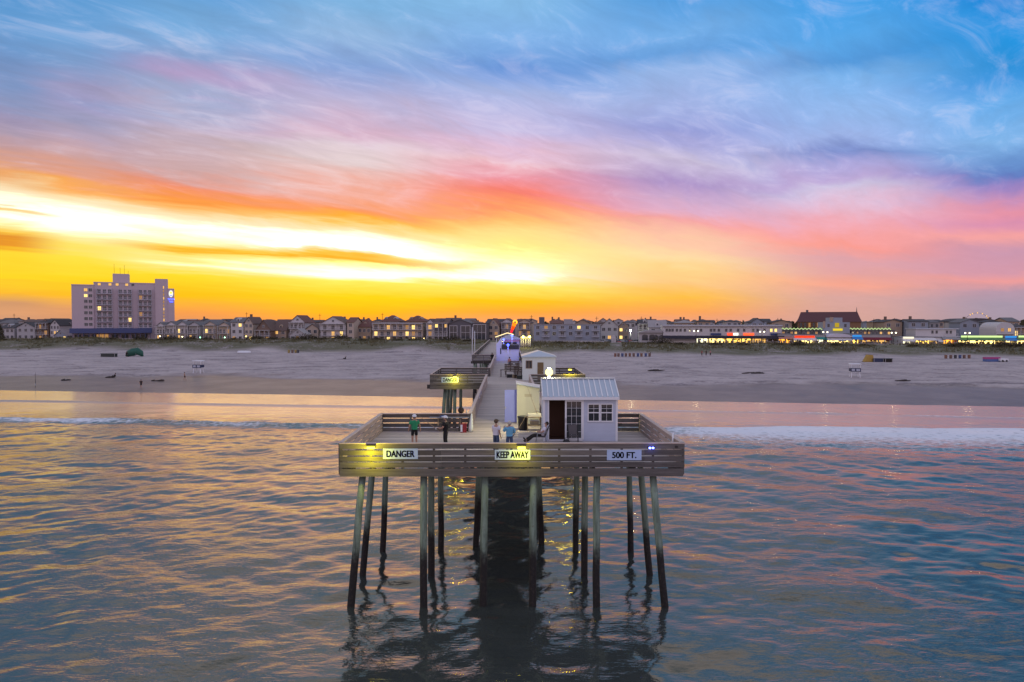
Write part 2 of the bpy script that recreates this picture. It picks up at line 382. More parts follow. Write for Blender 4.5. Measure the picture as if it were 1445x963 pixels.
ys = [-6000,-2500,-1000,-400,-150,-60,-25,-10,0,8,14,18] + graded(19, 60, .13, .20) + graded(60.3, 146, .2, .42)[0:] + [150, 158, 168]
X, Y = np.meshgrid(xs, ys); d = shore(X) - Y
fade = sstep(16, 52, d); calm = .07 + .93*fade
far = 1 - sstep(100, 170, np.abs(X)); far *= sstep(8, 19, Y)
ha, ax, ay = samp(TA, X, Y); hb, bx_, by_ = samp(TB, X + 5*np.sin(Y*.05), Y)
patch = .45 + 1.1*vnoise(X*.6, Y, 17, 44)
A1, A2 = .047, .0115
Z = far*calm*(A1*ha + A2*hb*patch); X2 = X + far*calm*(A1*.9*ax + A2*.8*bx_*patch); Y2 = Y + far*calm*(A1*.9*ay + A2*.8*by_*patch)
rightness = sstep(6, 30, X); left = 1 - sstep(-30, -8, X)
u = Y - brk(X); hw = (.30 + .32*vnoise(X, X*0, 9, 45)) * (.55 + .45*np.maximum(rightness, left*.8))
Z = Z + hw*np.where(u > 0, np.exp(-(u/.55)**2), np.exp(-(u/1.9)**2))
u2 = Y - brk2(X); Z = Z + (.10 + .14*vnoise(X, X*0+4, 16, 46))*np.where(u2 > 0, np.exp(-(u2/.4)**2), np.exp(-(u2/1.5)**2))*(1-.7*rightness)
Z = np.where(d < 0, np.minimum(Z, 0) , Z)
foam = rightness * np.where(u > 0, np.exp(-(u/1.0)**2), np.exp(-np.abs(u/ (11*(.55+.7*vnoise(X, X*0+11, 26, 47))))**1.6))
foam = np.maximum(foam, (1-rightness) * (.30+.60*vnoise(X, X*0+1, 12, 48)) * np.exp(-((u+1.0)/1.8)**2))
foam = np.maximum(foam, .8*np.exp(-(u2/.7)**2)*vnoise(X, Y, 8, 49))
swash = sstep(-40, -24, -d)
co = (X2, Y2, Z)
m = bpy.data.materials.new('sea_water'); m.use_nodes = True; t = NT(m.node_tree); t.t.nodes.clear(); MATS['sea_water'] = m
o = t.n('ShaderNodeOutputMaterial'); p = t.n('ShaderNodeBsdfPrincipled')
ge = t.n('ShaderNodeNewGeometry')
fo = t.n('ShaderNodeAttribute'); fo.attribute_name = 'foam'; sw = t.n('ShaderNodeAttribute'); sw.attribute_name = 'swash'
mp = t.n('ShaderNodeMapping'); t.l(ge.outputs['Position'], mp.inputs[0]); mp.inputs['Rotation'].default_value = (0,0,R(12)); mp.inputs['Scale'].default_value = (.55, 1.5, 1)
r1 = t.noise(mp.outputs[0], 1.6, 4, .55, .3)
mp2 = t.n('ShaderNodeMapping'); t.l(ge.outputs['Position'], mp2.inputs[0]); mp2.inputs['Rotation'].default_value = (0,0,R(-20)); mp2.inputs['Scale'].default_value = (.7, 1.3, 1)
r2 = t.noise(mp2.outputs[0], 5.0, 3, .5, .2)
pch = t.mr(t.noise(ge.outputs['Position'], .09, 3, .5), .35, .65, .35, 1.1)
hgt = t.m('MULTIPLY', t.m('ADD', r1, t.m('MULTIPLY', r2, .30)), pch)
hgt = t.m('MULTIPLY', hgt, t.m('SUBTRACT', 1.0, t.m('MULTIPLY', sw.outputs['Fac'], .45)))
b = t.n('ShaderNodeBump'); b.inputs['Strength'].default_value = 1.0; b.inputs['Distance'].default_value = .05; t.l(hgt, b.inputs['Height'])
fv = t.n('ShaderNodeTexVoronoi'); fv.feature = 'DISTANCE_TO_EDGE'; fv.inputs['Scale'].default_value = .8
wn = t.n('ShaderNodeTexNoise'); wn.inputs['Scale'].default_value = .8; wn.inputs['Detail'].default_value = 4; t.l(ge.outputs['Position'], wn.inputs['Vector'])
wv = t.mix(.35, ge.outputs['Position'], wn.outputs['Color'], 'ADD'); t.l(wv, fv.inputs['Vector'])
lace = t.m('SUBTRACT', 1.0, t.mr(fv.outputs['Distance'], 0, .30))
fn = t.noise(mp.outputs[0], 1.5, 7, .75)
fm = t.m('ADD', t.m('MULTIPLY', lace, .12), t.m('MULTIPLY', fn, .95))
fmask = t.mr(t.m('ADD', fm, t.m('MULTIPLY', fo.outputs['Fac'], .55)), .64, 1.06)
fmask = t.m('MULTIPLY', fmask, t.mr(fo.outputs['Fac'], .03, .2))
c = t.mix(sw.outputs['Fac'], (.044,.054,.052,1), (.36,.30,.26,1))
c = t.mix(fmask, c, (.80,.80,.84,1))
t.l(c, p.inputs['Base Color']); t.l(t.m('ADD', t.m('ADD', .05, t.m('MULTIPLY', sw.outputs['Fac'], .13)), t.m('MULTIPLY', fmask, .6)), p.inputs['Roughness'])
p.inputs['IOR'].default_value = 1.75; p.inputs['Specular Tint'].default_value = (1,.88,.76,1); t.l(b.outputs[0], p.inputs['Normal']); 
df = t.n('ShaderNodeBsdfDiffuse'); gl = t.n('ShaderNodeBsdfGlossy'); fr = t.n('ShaderNodeFresnel'); mxs = t.n('ShaderNodeMixShader')
t.l(c, df.inputs[0]); t.l(b.outputs[0], df.inputs['Normal']); t.l(b.outputs[0], gl.inputs['Normal']); t.l(b.outputs[0], fr.inputs['Normal'])
fr.inputs['IOR'].default_value = 2.05; gl.inputs['Color'].default_value = (1, .88, .73, 1)
t.l(t.m('ADD', .075, t.m('MULTIPLY', sw.outputs['Fac'], .10)), gl.inputs['Roughness'])
t.l(t.m('MULTIPLY', fr.outputs[0], t.m('SUBTRACT', 1.0, t.m('MULTIPLY', fmask, .85))), mxs.inputs[0]); t.l(df.outputs[0], mxs.inputs[1]); t.l(gl.outputs[0], mxs.inputs[2]); t.l(mxs.outputs[0], o.inputs[0])
sea = grid_mesh('sea', xs, ys, lambda a, b: co, m, attrs={'foam': foam, 'swash': swash})
# ------------------------------------------------------------------ pier
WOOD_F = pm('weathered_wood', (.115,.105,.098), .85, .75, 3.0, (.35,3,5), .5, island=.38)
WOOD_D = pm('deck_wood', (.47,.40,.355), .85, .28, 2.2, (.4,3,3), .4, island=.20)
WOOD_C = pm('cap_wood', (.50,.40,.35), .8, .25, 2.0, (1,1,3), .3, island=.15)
WOOD_S = pm('glow_lit_wood', (.36,.28,.245), .85, .2, 3.0, (3,.35,5), .5, island=.22)  # side rails: pink western glow put into the wood colour
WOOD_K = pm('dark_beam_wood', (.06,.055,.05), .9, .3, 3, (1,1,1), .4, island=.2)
WHITE = pm('white_paint', (.74,.75,.77), .55, .05, 2.0)
STEEL = pm('galvanised_steel', (.45,.46,.48), .4, .1, 3, metal=.7)
BLACKP = pm('black_plastic', (.02,.02,.022), .5, .1)
GLASS = pm('dark_glass', (.035,.040,.045), .05, .1, spec=.9)
# pile: weathered green-grey above, black weed and mussels below, with an uneven tide line
m = bpy.data.materials.new('pile_wood'); m.use_nodes = True; t = NT(m.node_tree); t.t.nodes.clear(); MATS['pile_wood'] = m
o = t.n('ShaderNodeOutputMaterial'); p = t.n('ShaderNodeBsdfPrincipled'); t.l(p.outputs[0], o.inputs[0])
ge = t.n('ShaderNodeNewGeometry'); sp = t.n('ShaderNodeSeparateXYZ'); t.l(ge.outputs['Position'], sp.inputs[0])
mp = t.n('ShaderNodeMapping'); t.l(ge.outputs['Position'], mp.inputs[0]); mp.inputs['Scale'].default_value = (5,5,.5)
na = t.noise(mp.outputs[0], 1.2, 6, .65); nb = t.noise(ge.outputs['Position'], 7.0, 4, .6); nc = t.noise(ge.outputs['Position'], .7, 2)
c = t.mix(t.mr(na, .3, .7), (.105,.15,.12), (.24,.33,.265)); c = t.mix(t.mr(nb, .55, .75, 0, .6), c, (.10,.075,.055))
zz = t.m('ADD', sp.outputs[2], t.m('MULTIPLY', t.m('SUBTRACT', nc, .5), 1.8))
zz = t.m('ADD', zz, t.m('MULTIPLY', t.m('SUBTRACT', na, .5), .8))
zz = t.m('ADD', zz, t.m('MULTIPLY', t.m('SUBTRACT', nb, .5), 1.1))
c = t.mix(t.mr(zz, 2.1, 3.6), t.mix(t.mr(nb, .5, .7), (.010,.009,.009), (.035,.028,.022)), c)
c = t.mix(t.mr(zz, 5.6, 6.4, 0, .45), c, (.055,.060,.052))  # pile tops painted darker, standing for shade under the deck
t.l(c, p.inputs['Base Color']); p.inputs['Roughness'].default_value = .8
b = t.n('ShaderNodeBump'); b.inputs['Strength'].default_value = .6; b.inputs['Distance'].default_value = .03; t.l(t.m('ADD', na, nb), b.inputs['Height']); t.l(b.outputs[0], p.inputs['Normal'])
PILE = m

DK = 6.9
pier = thing('pier', 'long weathered wooden fishing pier on tall piles running from the sea to the boardwalk', 'pier', (0, 33, 0))
XL, XR, YF, YB = -8.12, 8.45, 32.65, 43.4
WL, WR = -2.45, 2.3
def planks(name, x0, x1, y0, y1, z=DK, w=.19):
    mb = MB(); y = y0; k = 0
    while y < y1 - .02:
        e = min(y + w, y1); dz = random.uniform(-.004, .004)
        mb.box(x0 + random.uniform(0, .02), x1 - random.uniform(0, .02), y + .006, e - .006, z - .05, z + dz); y = e
    return mb.build(name, WOOD_D, pier, world=True)
planks('platform_deck', XL + .1, XR - .1, YF + .06, YB)
planks('walkway_deck', WL, WR, YB, 124)
planks('side_deck', -8.85, WL, 76.5, 87.8); planks('side_deck', WR, 8.6, 76.5, 87.8)
planks('end_deck', WL, WR, 124, 162); planks('side_deck', -6.7, WL, 124, 240, w=.3)
mb = MB()
for i in range(14):
    y = 240 + i*2.6; z = DK - i*.15; mb.box(-6.7, WL, y, y + 2.62, z - .08, z)
mb.build('ramp_deck', WOOD_D, pier, world=True)
# beams below
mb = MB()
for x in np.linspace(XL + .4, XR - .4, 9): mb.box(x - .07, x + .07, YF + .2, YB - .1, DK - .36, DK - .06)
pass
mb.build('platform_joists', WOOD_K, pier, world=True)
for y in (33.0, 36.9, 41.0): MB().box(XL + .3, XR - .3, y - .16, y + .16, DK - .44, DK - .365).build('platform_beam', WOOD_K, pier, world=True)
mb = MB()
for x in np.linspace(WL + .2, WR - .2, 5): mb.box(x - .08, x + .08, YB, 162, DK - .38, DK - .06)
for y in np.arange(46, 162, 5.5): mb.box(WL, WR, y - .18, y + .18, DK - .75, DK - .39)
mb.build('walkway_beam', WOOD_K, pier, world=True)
for x0, x1 in ((-8.85, WL), (WR, 8.6)):
    for y in (76.8, 80.4, 84.0, 87.5): MB().box(x0 - .35, x1, y - .15, y + .15, DK - .50, DK - .06).build('side_beam', WOOD_K, pier, world=True)
for y in (124.1, 132): MB().box(-6.9, WL, y, y + .3, DK - .5, DK - .06).build('side_beam', WOOD_K, pier, world=True)
# fascia of the end platform
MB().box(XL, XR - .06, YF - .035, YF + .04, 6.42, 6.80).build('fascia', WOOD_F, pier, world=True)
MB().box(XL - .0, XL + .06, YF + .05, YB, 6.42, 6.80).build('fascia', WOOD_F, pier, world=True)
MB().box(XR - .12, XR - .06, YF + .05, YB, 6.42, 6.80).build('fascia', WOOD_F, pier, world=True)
for s, x0, x1 in ((0, -8.85, WL), (1, WR, 8.6)): MB().box(x0, x1, 76.42, 76.48, 6.36, 6.80).build('fascia', WOOD_F, pier, world=True)

def railing(a, b, n_out, post_gap=1.55, boards=((7.76,8.0),(7.45,7.69),(7.16,7.39),(6.86,7.11)), cap=True, dz=0.0, dz2=None, wood=None):
    """boards between a and b (xy), on the outside (n_out) of a row of posts"""
    a = Vector((*a, 0)); b = Vector((*b, 0)); nv = Vector((*n_out, 0)); Ln = (b - a).length; d = (b - a).normalized()
    dz2 = dz if dz2 is None else dz2
    if wood is not None: boards = ((7.76,8.0),(7.45,7.70),(7.14,7.39),(6.87,7.08))
    mb = MB()
    for z0, z1 in boards:
        s = 0.0
        while s < Ln - .01:
            e = min(s + 4.88, Ln); j = random.uniform(-.008, .008)
            pa = a + d*s; pb = a + d*(e - .006); h = Vector((0, 0, (z0 + z1)/2 + j))
            mb.bar(pa + nv*.03 + h + Vector((0,0,dz + (dz2-dz)*s/Ln)), pb + nv*.03 + h + Vector((0,0,dz + (dz2-dz)*e/Ln)), .045, z1 - z0); s = e
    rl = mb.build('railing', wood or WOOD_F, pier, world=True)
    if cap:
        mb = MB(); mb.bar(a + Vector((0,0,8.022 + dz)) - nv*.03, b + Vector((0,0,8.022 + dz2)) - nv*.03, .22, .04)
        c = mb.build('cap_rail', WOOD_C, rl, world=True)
    n = max(1, int(round(Ln / post_gap)))
    for i in range(n + 1):
        q = a + d*(Ln*i/n) ; q = q + d*(.06 if i == 0 else (-.06 if i == n else 0)) - nv*.05
        zo = dz + (dz2-dz)*i/n
        mb = MB(); mb.box(q.x - .055, q.x + .055, q.y - .045, q.y + .045, 6.5 + zo, 7.99 + zo); mb.build('post', WOOD_F, rl, world=True)
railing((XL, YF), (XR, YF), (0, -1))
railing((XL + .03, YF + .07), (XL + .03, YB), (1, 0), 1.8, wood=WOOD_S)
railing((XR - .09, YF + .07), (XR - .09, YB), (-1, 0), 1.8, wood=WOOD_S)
railing((XL, YB), (WL - .05, YB), (0, 1), 1.9)
railing((WR + .05, YB), (XR - .06, YB), (0, 1), 1.9)
railing((WL, YB + .1), (WL, 76.4), (1, 0), 3.0, wood=WOOD_S)
railing((WR, YB + .1), (WR, 76.4), (-1, 0), 3.0, wood=WOOD_S)
railing((-8.85, 76.5), (WL - .08, 76.5), (0, -1), 2.1)
railing((-8.82, 76.6), (-8.82, 87.8), (-1, 0), 2.8)
railing((-8.85, 87.8), (WL - .08, 87.8), (0, 1), 2.1)
railing((WR + .08, 76.5), (8.6, 76.5), (0, -1), 2.1)
railing((8.57, 76.6), (8.57, 87.8), (1, 0), 2.8)
railing((WR + .08, 87.8), (8.6, 87.8), (0, 1), 2.1)
railing((WL, 87.9), (WL, 124), (1, 0), 4.0, wood=WOOD_S)
railing((WR, 87.9), (WR, 162), (1, 0), 5.0)
railing((-6.7, 124), (WL - .08, 124), (0, -1), 2.1)
railing((-6.67, 124.1), (-6.67, 240), (-1, 0), 12.0)
# piles
def pile(x0, y0, x1, y1, r, zb=-3.5, zt=6.45):
    x1 = x0 + (x1-x0)*(zt-zb)/zt; n = 7; pts = []; rd = []
    for i in range(n):
        f = i/(n-1); pts.append((x1 + (x0-x1)*f + random.uniform(-.02,.02), y1 + (y0-y1)*f, zb + (zt-zb)*f)); rd.append(r*(1.12 - .18*f) * random.uniform(.97, 1.03))
    MB().tube(pts, rd, 12).build('pile', PILE, pier, world=True)
for yr, rows in ((33.0, ((-7.1,-7.72),(-4.13,-4.16),(-1.17,-1.25),(1.2,1.15),(4.27,4.27),(7.0,7.62))),
                 (36.9, ((-7.35,-7.95),(-4.2,-4.22),(4.15,4.13),(7.1,7.7))),
                 (41.0, ((-7.35,-7.62),(-4.1,-4.1),(4.12,4.05),(7.25,7.4)))):
    for xt, xb in rows: pile(xt, yr, xb, yr, .175)
for i, y in enumerate(np.arange(42.2, 162, 5.5)):
    pile(-1.75, y, -2.05, y, .18, zb=-3.5); pile(1.75, y, 2.05, y, .18, zb=-3.5)
for y in (77.2, 82, 87):
    for sgn in (-1, 1):
        pile(sgn*7.2, y, sgn*7.65, y, .2); 
        if y != 82: pile(sgn*6.1, y, sgn*6.2, y, .2)
for x in (-6.3, -4.4):
    pile(x, 124.6, x - .1, 124.6, .18); pile(x, 132, x - .1, 132, .18)
for y in np.arange(142, 236, 11): pile(-5.9, y, -5.95, y, .18); pile(-3.0, y, -3.0, y, .18)

# ------------------------------------------------------------------ signs with lettering
SIGNW = pm('sign_white', (.42,.55,.78), .5, .04)
INK = pm('sign_black', (.006,.006,.007), .95, .05, spec=0.0)
def text_mesh(txt, h, w, extrude=.006, bold=.018):
    cu = bpy.data.curves.new('lettering', 'FONT'); cu.body = txt; cu.size = 1; cu.extrude = 0.02; cu.offset = bold; cu.align_x = 'CENTER'; cu.align_y = 'BOTTOM_BASELINE' if False else 'BOTTOM'
    ob = bpy.data.objects.new('lettering', cu); COL.objects.link(ob)
    dg = bpy.context.evaluated_depsgraph_get(); me = bpy.data.meshes.new_from_object(ob.evaluated_get(dg))
    bpy.data.objects.remove(ob); bpy.data.curves.remove(cu)
    co = np.empty(len(me.vertices)*3, np.float32); me.vertices.foreach_get('co', co); co = co.reshape(-1, 3)
    mn, mx = co.min(0), co.max(0); co[:,0] = (co[:,0] - (mn[0]+mx[0])/2) * w/(mx[0]-mn[0]); co[:,1] = (co[:,1] - (mn[1]+mx[1])/2) * h/(mx[1]-mn[1])
    z = co[:,2].copy(); co[:,2] = co[:,1]; co[:,1] = np.where(z > z.mean(), -extrude, 0)
    me.vertices.foreach_set('co', co.ravel()); me.update(); return me
def sign(txt, x, y, z, w, h, label, tw, th):
    r = thing('warning_sign', label, 'sign', (x, y, z), 0, 'warning signs on the pier rails')
    MB().box(-w/2, w/2, -.02, 0, -h/2, h/2).build('board', SIGNW, r)
    me = text_mesh(txt, th, tw); me.materials.append(INK)
    bb = bmesh.new(); bb.from_mesh(me)
    for q, s_ in ((.0005, -1), (.001, 1)):
        m2 = me.copy(); m2.transform(Matrix.Translation((s_*tw*.0055, -q, 0))); bb.from_mesh(m2); bpy.data.meshes.remove(m2)
    bb.to_mesh(me); bb.free()
    lo = bpy.data.objects.new('lettering', me); COL.objects.link(lo); lo.parent = r; lo.location = (0, -.0215, 0)
    mb = MB()
    for sx in (-1, 1):
        for sz in (-1, 1): mb.tube([(sx*(w/2-.06), -.02, sz*(h/2-.05)), (sx*(w/2-.06), -.028, sz*(h/2-.05))], .014, 8)
    mb.build('bolt', STEEL, r)
ys = YF - .055
sign('DANGER', -5.19, ys, 7.53, 1.66, .50, 'long white sign reading DANGER on the front rail of the pier end', 1.34, .32)
sign('KEEP AWAY', .18, ys, 7.48, 1.70, .48, 'long white sign reading KEEP AWAY under the yellow lamp', 1.52, .33)
sign('500 FT.', 5.54, ys, 7.46, 1.66, .50, 'long white sign reading 500 FT. at right end of the front rail', 1.16, .30)
sign('DANGER', wx(635, 76.4), 76.43, wz(536.5, 76.4), 1.9, .6, 'small far white DANGER sign on the left side platform rail', 1.6, .42)

# ------------------------------------------------------------------ lamps on the rails
YEL = (1.0, .86, .02)
EMY = em('yellow_lens', (1, .85, .07), 5); EMB = em('blue_lens', (.10, .14, 1), 12); EMW = em('warm_white_lens', (1, .86, .30), 2.6)
def rail_lamp(x, y, z, label, pw=26):
    r = thing('flood_lamp', label, 'lamp', (x, y, z), 0, 'yellow flood lamps along the pier rails')
    MB().box(-.20, .20, -.14, -.01, .05, .12).box(-.03, .03, -.05, .03, -.05, .06).build('housing', BLACKP, r)
    MB().box(-.18, .18, -.13, -.02, -.06, .048).build('lens', EMY, r)
    lamp('lamp_light', r, (0, -.55, -.30), YEL, pw, .12)
rail_lamp(wx(523, 32.6), YF - .05, wz(632, 32.6), 'bright yellow flood lamp left of the front DANGER sign', 150)
rail_lamp(wx(736, 32.6), YF - .05, wz(632, 32.6), 'bright yellow flood lamp above the KEEP AWAY sign', 50)
rail_lamp(wx(642, 76.4), 76.42, wz(532, 76.4), 'bright yellow flood lamp above the far small DANGER sign', 95)
rail_lamp(wx(804.5, 76.4), 76.42, wz(522, 76.4), 'yellow flood lamp on the right side platform rail behind the white shed roof', 110)
r = thing('navigation_lamp', 'pair of small blue lights on the front rail right of the 500 FT. sign', 'lamp', (wx(920, 32.6), YF - .05, wz(633, 32.6)))
MB().box(-.16, .16, -.05, 0, -.06, .06).build('housing', BLACKP, r)
MB().ell((-.075, -.06, 0), (.065,.04,.05)).build('lens', EMB, r); MB().ell((.075, -.06, 0), (.065,.04,.05)).build('lens', EMB, r)
lamp('lamp_light', r, (0, -.2, 0), (.1,.15,1), 2.5, .05)
# tall flood lamp behind the shed
LX = wx(775, 43.15)
r = thing('lamp_post', 'white lamp post with dazzling warm flood head behind the white shed', 'lamp post', (LX, 43.15, DK))
MB().tube([(0,0,0),(0,0,3.55)], [.09,.075], 12).build('pole', WHITE, r)
MB().ell((0,-.04,4.04), (.15,.14,.05), 12, 6).build('lamp_head', STEEL, r)
MB().ell((0,-.04,3.78), (.24,.2,.24), 16, 10).build('lens', EMW, r)
lamp('lamp_light', r, (0, -.35, 3.8), (1, .90, .46), 1300, .2)
# ------------------------------------------------------------------ shed at the pier end
SIDING = pm('pale_siding', (.49,.54,.65), .6, .14, 1.1, (1,1,5))
ROOFM = pm('white_metal_roof', (.46,.53,.60), .35, .05, 2)
BROWN = pm('brown_panelling', (.10,.045,.025), .7, .4, 6, (6,1,.3))
SHX0, SHX1, SHY0, SHY1 = 2.05, 6.28, 39.6, 42.7
r = thing('shed', 'white pier hut with ribbed metal roof, sliding glass door and two windows', 'hut', ((SHX0+SHX1)/2, SHY0, DK))
w = SHX1 - SHX0; hw_ = w/2; dp = SHY1 - SHY0; EH, RH = 2.62, 3.42
dl, dr, db, dt = wx(775, 39.6) - (SHX0+SHX1)/2, wx(822.5, 39.6) - (SHX0+SHX1)/2, .10, 2.40
mb = MB()   # front wall around the door opening
mb.box(-hw_, dl, 0, .1, 0, EH); mb.box(dr, hw_, 0, .1, 0, EH); mb.box(dl, dr, 0, .1, dt, EH); mb.box(dl, dr, 0, .1, 0, db)
mb.box(-hw_, hw_, dp - .1, dp, 0, EH)
mb.prism([(.1,0),(dp-.1,0),(dp-.1,EH),(dp/2,RH-.05),(.1,EH)], 'x', -hw_, -hw_+.1); mb.prism([(.1,0),(dp-.1,0),(dp-.1,EH),(dp/2,RH-.05),(.1,EH)], 'x', hw_-.1, hw_)
mb.build('wall', SIDING, r)
MB().box(-hw_+.11, hw_-.11, .11, dp-.11, .02, .08).build('hut_floor', BROWN, r)
MB().box(-hw_+.11, hw_-.11, 1.5, 1.55, .08, 2.5).build('inner_partition', BROWN, r)
mb = MB(); ov = .22
sl = (RH - EH) / (dp/2)
for sgn in (0, 1):
    y0 = -ov if sgn == 0 else dp + ov; z0 = EH - sl*ov + .06
    mb.add([(-hw_-.12, y0, z0),(hw_+.12, y0, z0),(hw_+.12, dp/2, RH+.06),(-hw_-.12, dp/2, RH+.06),(-hw_-.12, y0, z0+.05),(hw_+.12, y0, z0+.05),(hw_+.12, dp/2, RH+.11),(-hw_-.12, dp/2, RH+.11)],
           [(0,3,2,1),(4,5,6,7),(0,1,5,4),(1,2,6,5),(2,3,7,6),(3,0,4,7)])
rf = mb.build('roof', ROOFM, r)
for i in range(15):
    x = -hw_ - .09 + (w + .18)*i/14; y0, z0 = -ov, EH - sl*ov + .06
    MB().bar((x, y0, z0 + .08), (x, dp/2 - .13, RH + .13 - .13*sl), .06, .08).build('seam', WHITE, rf)
MB().bar((-hw_-.13, dp/2, RH+.145), (hw_+.13, dp/2, RH+.145), .26, .03).build('ridge_cap', WHITE, rf)
MB().box(-hw_-.12, hw_+.12, -ov-.035, -ov-.003, EH - sl*ov - .06, EH - sl*ov + .10).build('fascia', WHITE, rf)
for sx in (-1, 1): MB().box(sx*hw_-.06, sx*hw_+.06, -.03, -.004, 0, EH-.12).build('corner_trim', WHITE, r)
# sliding door
d = MB(); d.box(dl-.07, dl, -.03, .02, db, dt+.07); d.box(dr, dr+.07, -.03, .02, db, dt+.07); d.box(dl, dr, -.03, .02, dt, dt+.07); d.box(dl, dr, -.03, .02, db-.06, db)
door = d.build('sliding_door', WHITE, r)
mx = (dl + dr)/2 - .05
d = MB(); d.box(mx, mx+.10, -.02, .03, db, dt); d.box(dr-.08, dr, -.02, .03, db, dt); d.box(mx+.1, dr-.08, -.02, .03, dt-.08, dt); d.box(mx+.1, dr-.08, -.02, .03, db, db+.1)
for i in (1, 2): x = mx + .1 + (dr-.18-mx)*i/3; d.box(x-.008, x+.008, -.002, .012, db+.1, dt-.08)
for i in range(1, 5): z = db + (dt-db)*i/5; d.box(mx+.1, dr-.08, -.001, .011, z-.008, z+.008)
d.build('door_leaf', WHITE, door); MB().box(mx+.1, dr-.08, .013, .025, db+.1, dt-.08).build('pane', GLASS, door)
MB().box(mx+.03, mx+.07, -.06, -.022, 1.1, 1.35).build('handle', STEEL, door)
for x0p, x1p in ((831, 845.5), (849, 864)):
    x0 = wx(x0p, 39.6) - (SHX0+SHX1)/2; x1 = wx(x1p, 39.6) - (SHX0+SHX1)/2; z0, z1 = wz(594.5, 39.6) - DK, wz(571.5, 39.6) - DK; zm = (z0+z1)/2
    f = MB(); f.box(x0-.06, x1+.06, -.045, -.003, z1, z1+.06); f.box(x0-.08, x1+.08, -.065, -.003, z0-.06, z0); f.box(x0-.06, x0, -.04, -.003, z0, z1); f.box(x1, x1+.06, -.04, -.003, z0, z1)
    f.box(x0, x1, -.04, -.003, zm-.03, zm+.03); xm = (x0+x1)/2; f.box(xm-.009, xm+.009, -.03, -.008, z0, z1)
    for q in (.75,): z = z0 + (z1-z0)*q; f.box(x0, x1, -.028, -.01, z-.009, z+.009)
    wn_ = f.build('window', WHITE, r); MB().box(x0, x1, -.012, -.004, z0, z1).build('pane', GLASS, wn_)
f = MB(); f.tube([(-.75, -.02, dt+.18), (-.75, -.06, dt+.18)], .05, 10); f.build('wall_lamp', STEEL, r)
# ------------------------------------------------------------------ cream shed with its open door
CREAM = pm('cream_paint', (.58,.58,.44), .6, .06, 2, (1,1,1)); BLUELIT = pm('blue_lit_door', (.26,.30,.70), .6, .08, 2)  # door: blue lamp light is put into its colour
cx0, cx1, cy0, cy1 = wx(729.5, 46.5), wx(761.5, 46.5), 46.5, 48.4
r = thing('shed', 'narrow cream storage shed with sloping roof and its pale door open', 'storage shed', ((cx0+cx1)/2, cy0, DK))
hw_ = (cx1-cx0)/2; dp = cy1 - cy0; zl, zr = 2.72, 2.45
MB().prism([(-hw_,0),(hw_,0),(hw_,zr),(-hw_,zl)], 'y', 0, dp).build('wall', CREAM, r)
MB().prism([(-hw_-.06,zl+.01),(hw_+.12,zr-.01),(hw_+.12,zr+.06),(-hw_-.06,zl+.08)], 'y', -.15, dp+.1).xf(Matrix.Identity(4)).build('roof', ROOFM, r)
mb = MB()
for x in np.linspace(-hw_+.15, hw_-.15, 7): mb.box(x-.01, x+.01, -.012, -.002, .05, 2.35)
mb.build('batten', CREAM, r)
MB().box(-.25, .25, -.014, -.003, 1.85, 2.05).build('notice', pm('tan_notice', (.45,.42,.30), .7), r)
dd = MB().box(-.83, 0, -.025, .025, .08, 2.3).xf(Matrix.Rotation(R(6), 4, 'Z')).xf(Matrix.Translation((-hw_-.01, .35, 0))).build('door', BLUELIT, r)
MB().box(-hw_-.83, -hw_-.76, .20, .25, 1.0, 1.15).build('handle', STEEL, dd)
# ------------------------------------------------------------------ small things on the end platform
DARKG = pm('dark_green_plastic', (.03,.04,.035), .5, .2); OFFW = pm('offwhite_plastic', (.62,.60,.52), .5, .1); TAN = pm('tan_wood', (.30,.24,.15), .8, .3)
bx0 = wx(744, 44.0)
r = thing('cleaning_table', 'fish cleaning table with white tray beside the cream shed', 'table', (bx0 + .45, 43.6, DK))
MB().box(-.5, .5, -.3, .3, .86, .92).build('tabletop', TAN, r)
for sx in (-1, 1):
    for sy in (-1, 1): MB().box(sx*.44-.03, sx*.44+.03, sy*.24-.03, sy*.24+.03, 0, .86).build('leg', TAN, r)
MB().box(-.46, .46, -.24, .24, .32, .37).build('shelf', TAN, r)
r2 = thing('tray', 'white plastic tray on top of the fish cleaning table', 'tray', (bx0 + .45, 43.6, DK + .925))
MB().box(-.42, .42, -.26, .26, 0, .02).box(-.42, .42, -.26, -.235, .02, .16).box(-.42, .42, .235, .26, .02, .16).box(-.42, -.395, -.235, .235, .02, .16).box(.395, .42, -.235, .235, .02, .16).build('basin', OFFW, r2)
MB().tube([(.2,.20,.16),(.2,.20,.36),(.2,.06,.38),(.2,.02,.34)], .015, 8).build('tap', STEEL, r2)
r3 = tag(MB().tube([(0,0,0),(0,0,.02),(0,0,.78),(0,0,.83)], [.27,.28,.33,.34], 16).tube([(0,0,.83),(0,0,.87),(0,0,.90)], [.355,.36,.30], 16).build('bin', BLACKP), 'black round trash bin left of the fish cleaning table', 'bin')
r3.location = (bx0 - .28, 43.9, DK)
r = thing('cooler', 'small tan cooler box under the fish cleaning table', 'cooler', (bx0 + .45, 43.6, DK + .373)); MB().box(-.28, .28, -.18, .18, 0, .26).build('body', TAN, r); MB().box(-.29, .29, -.19, .19, .263, .31).build('lid', OFFW, r)
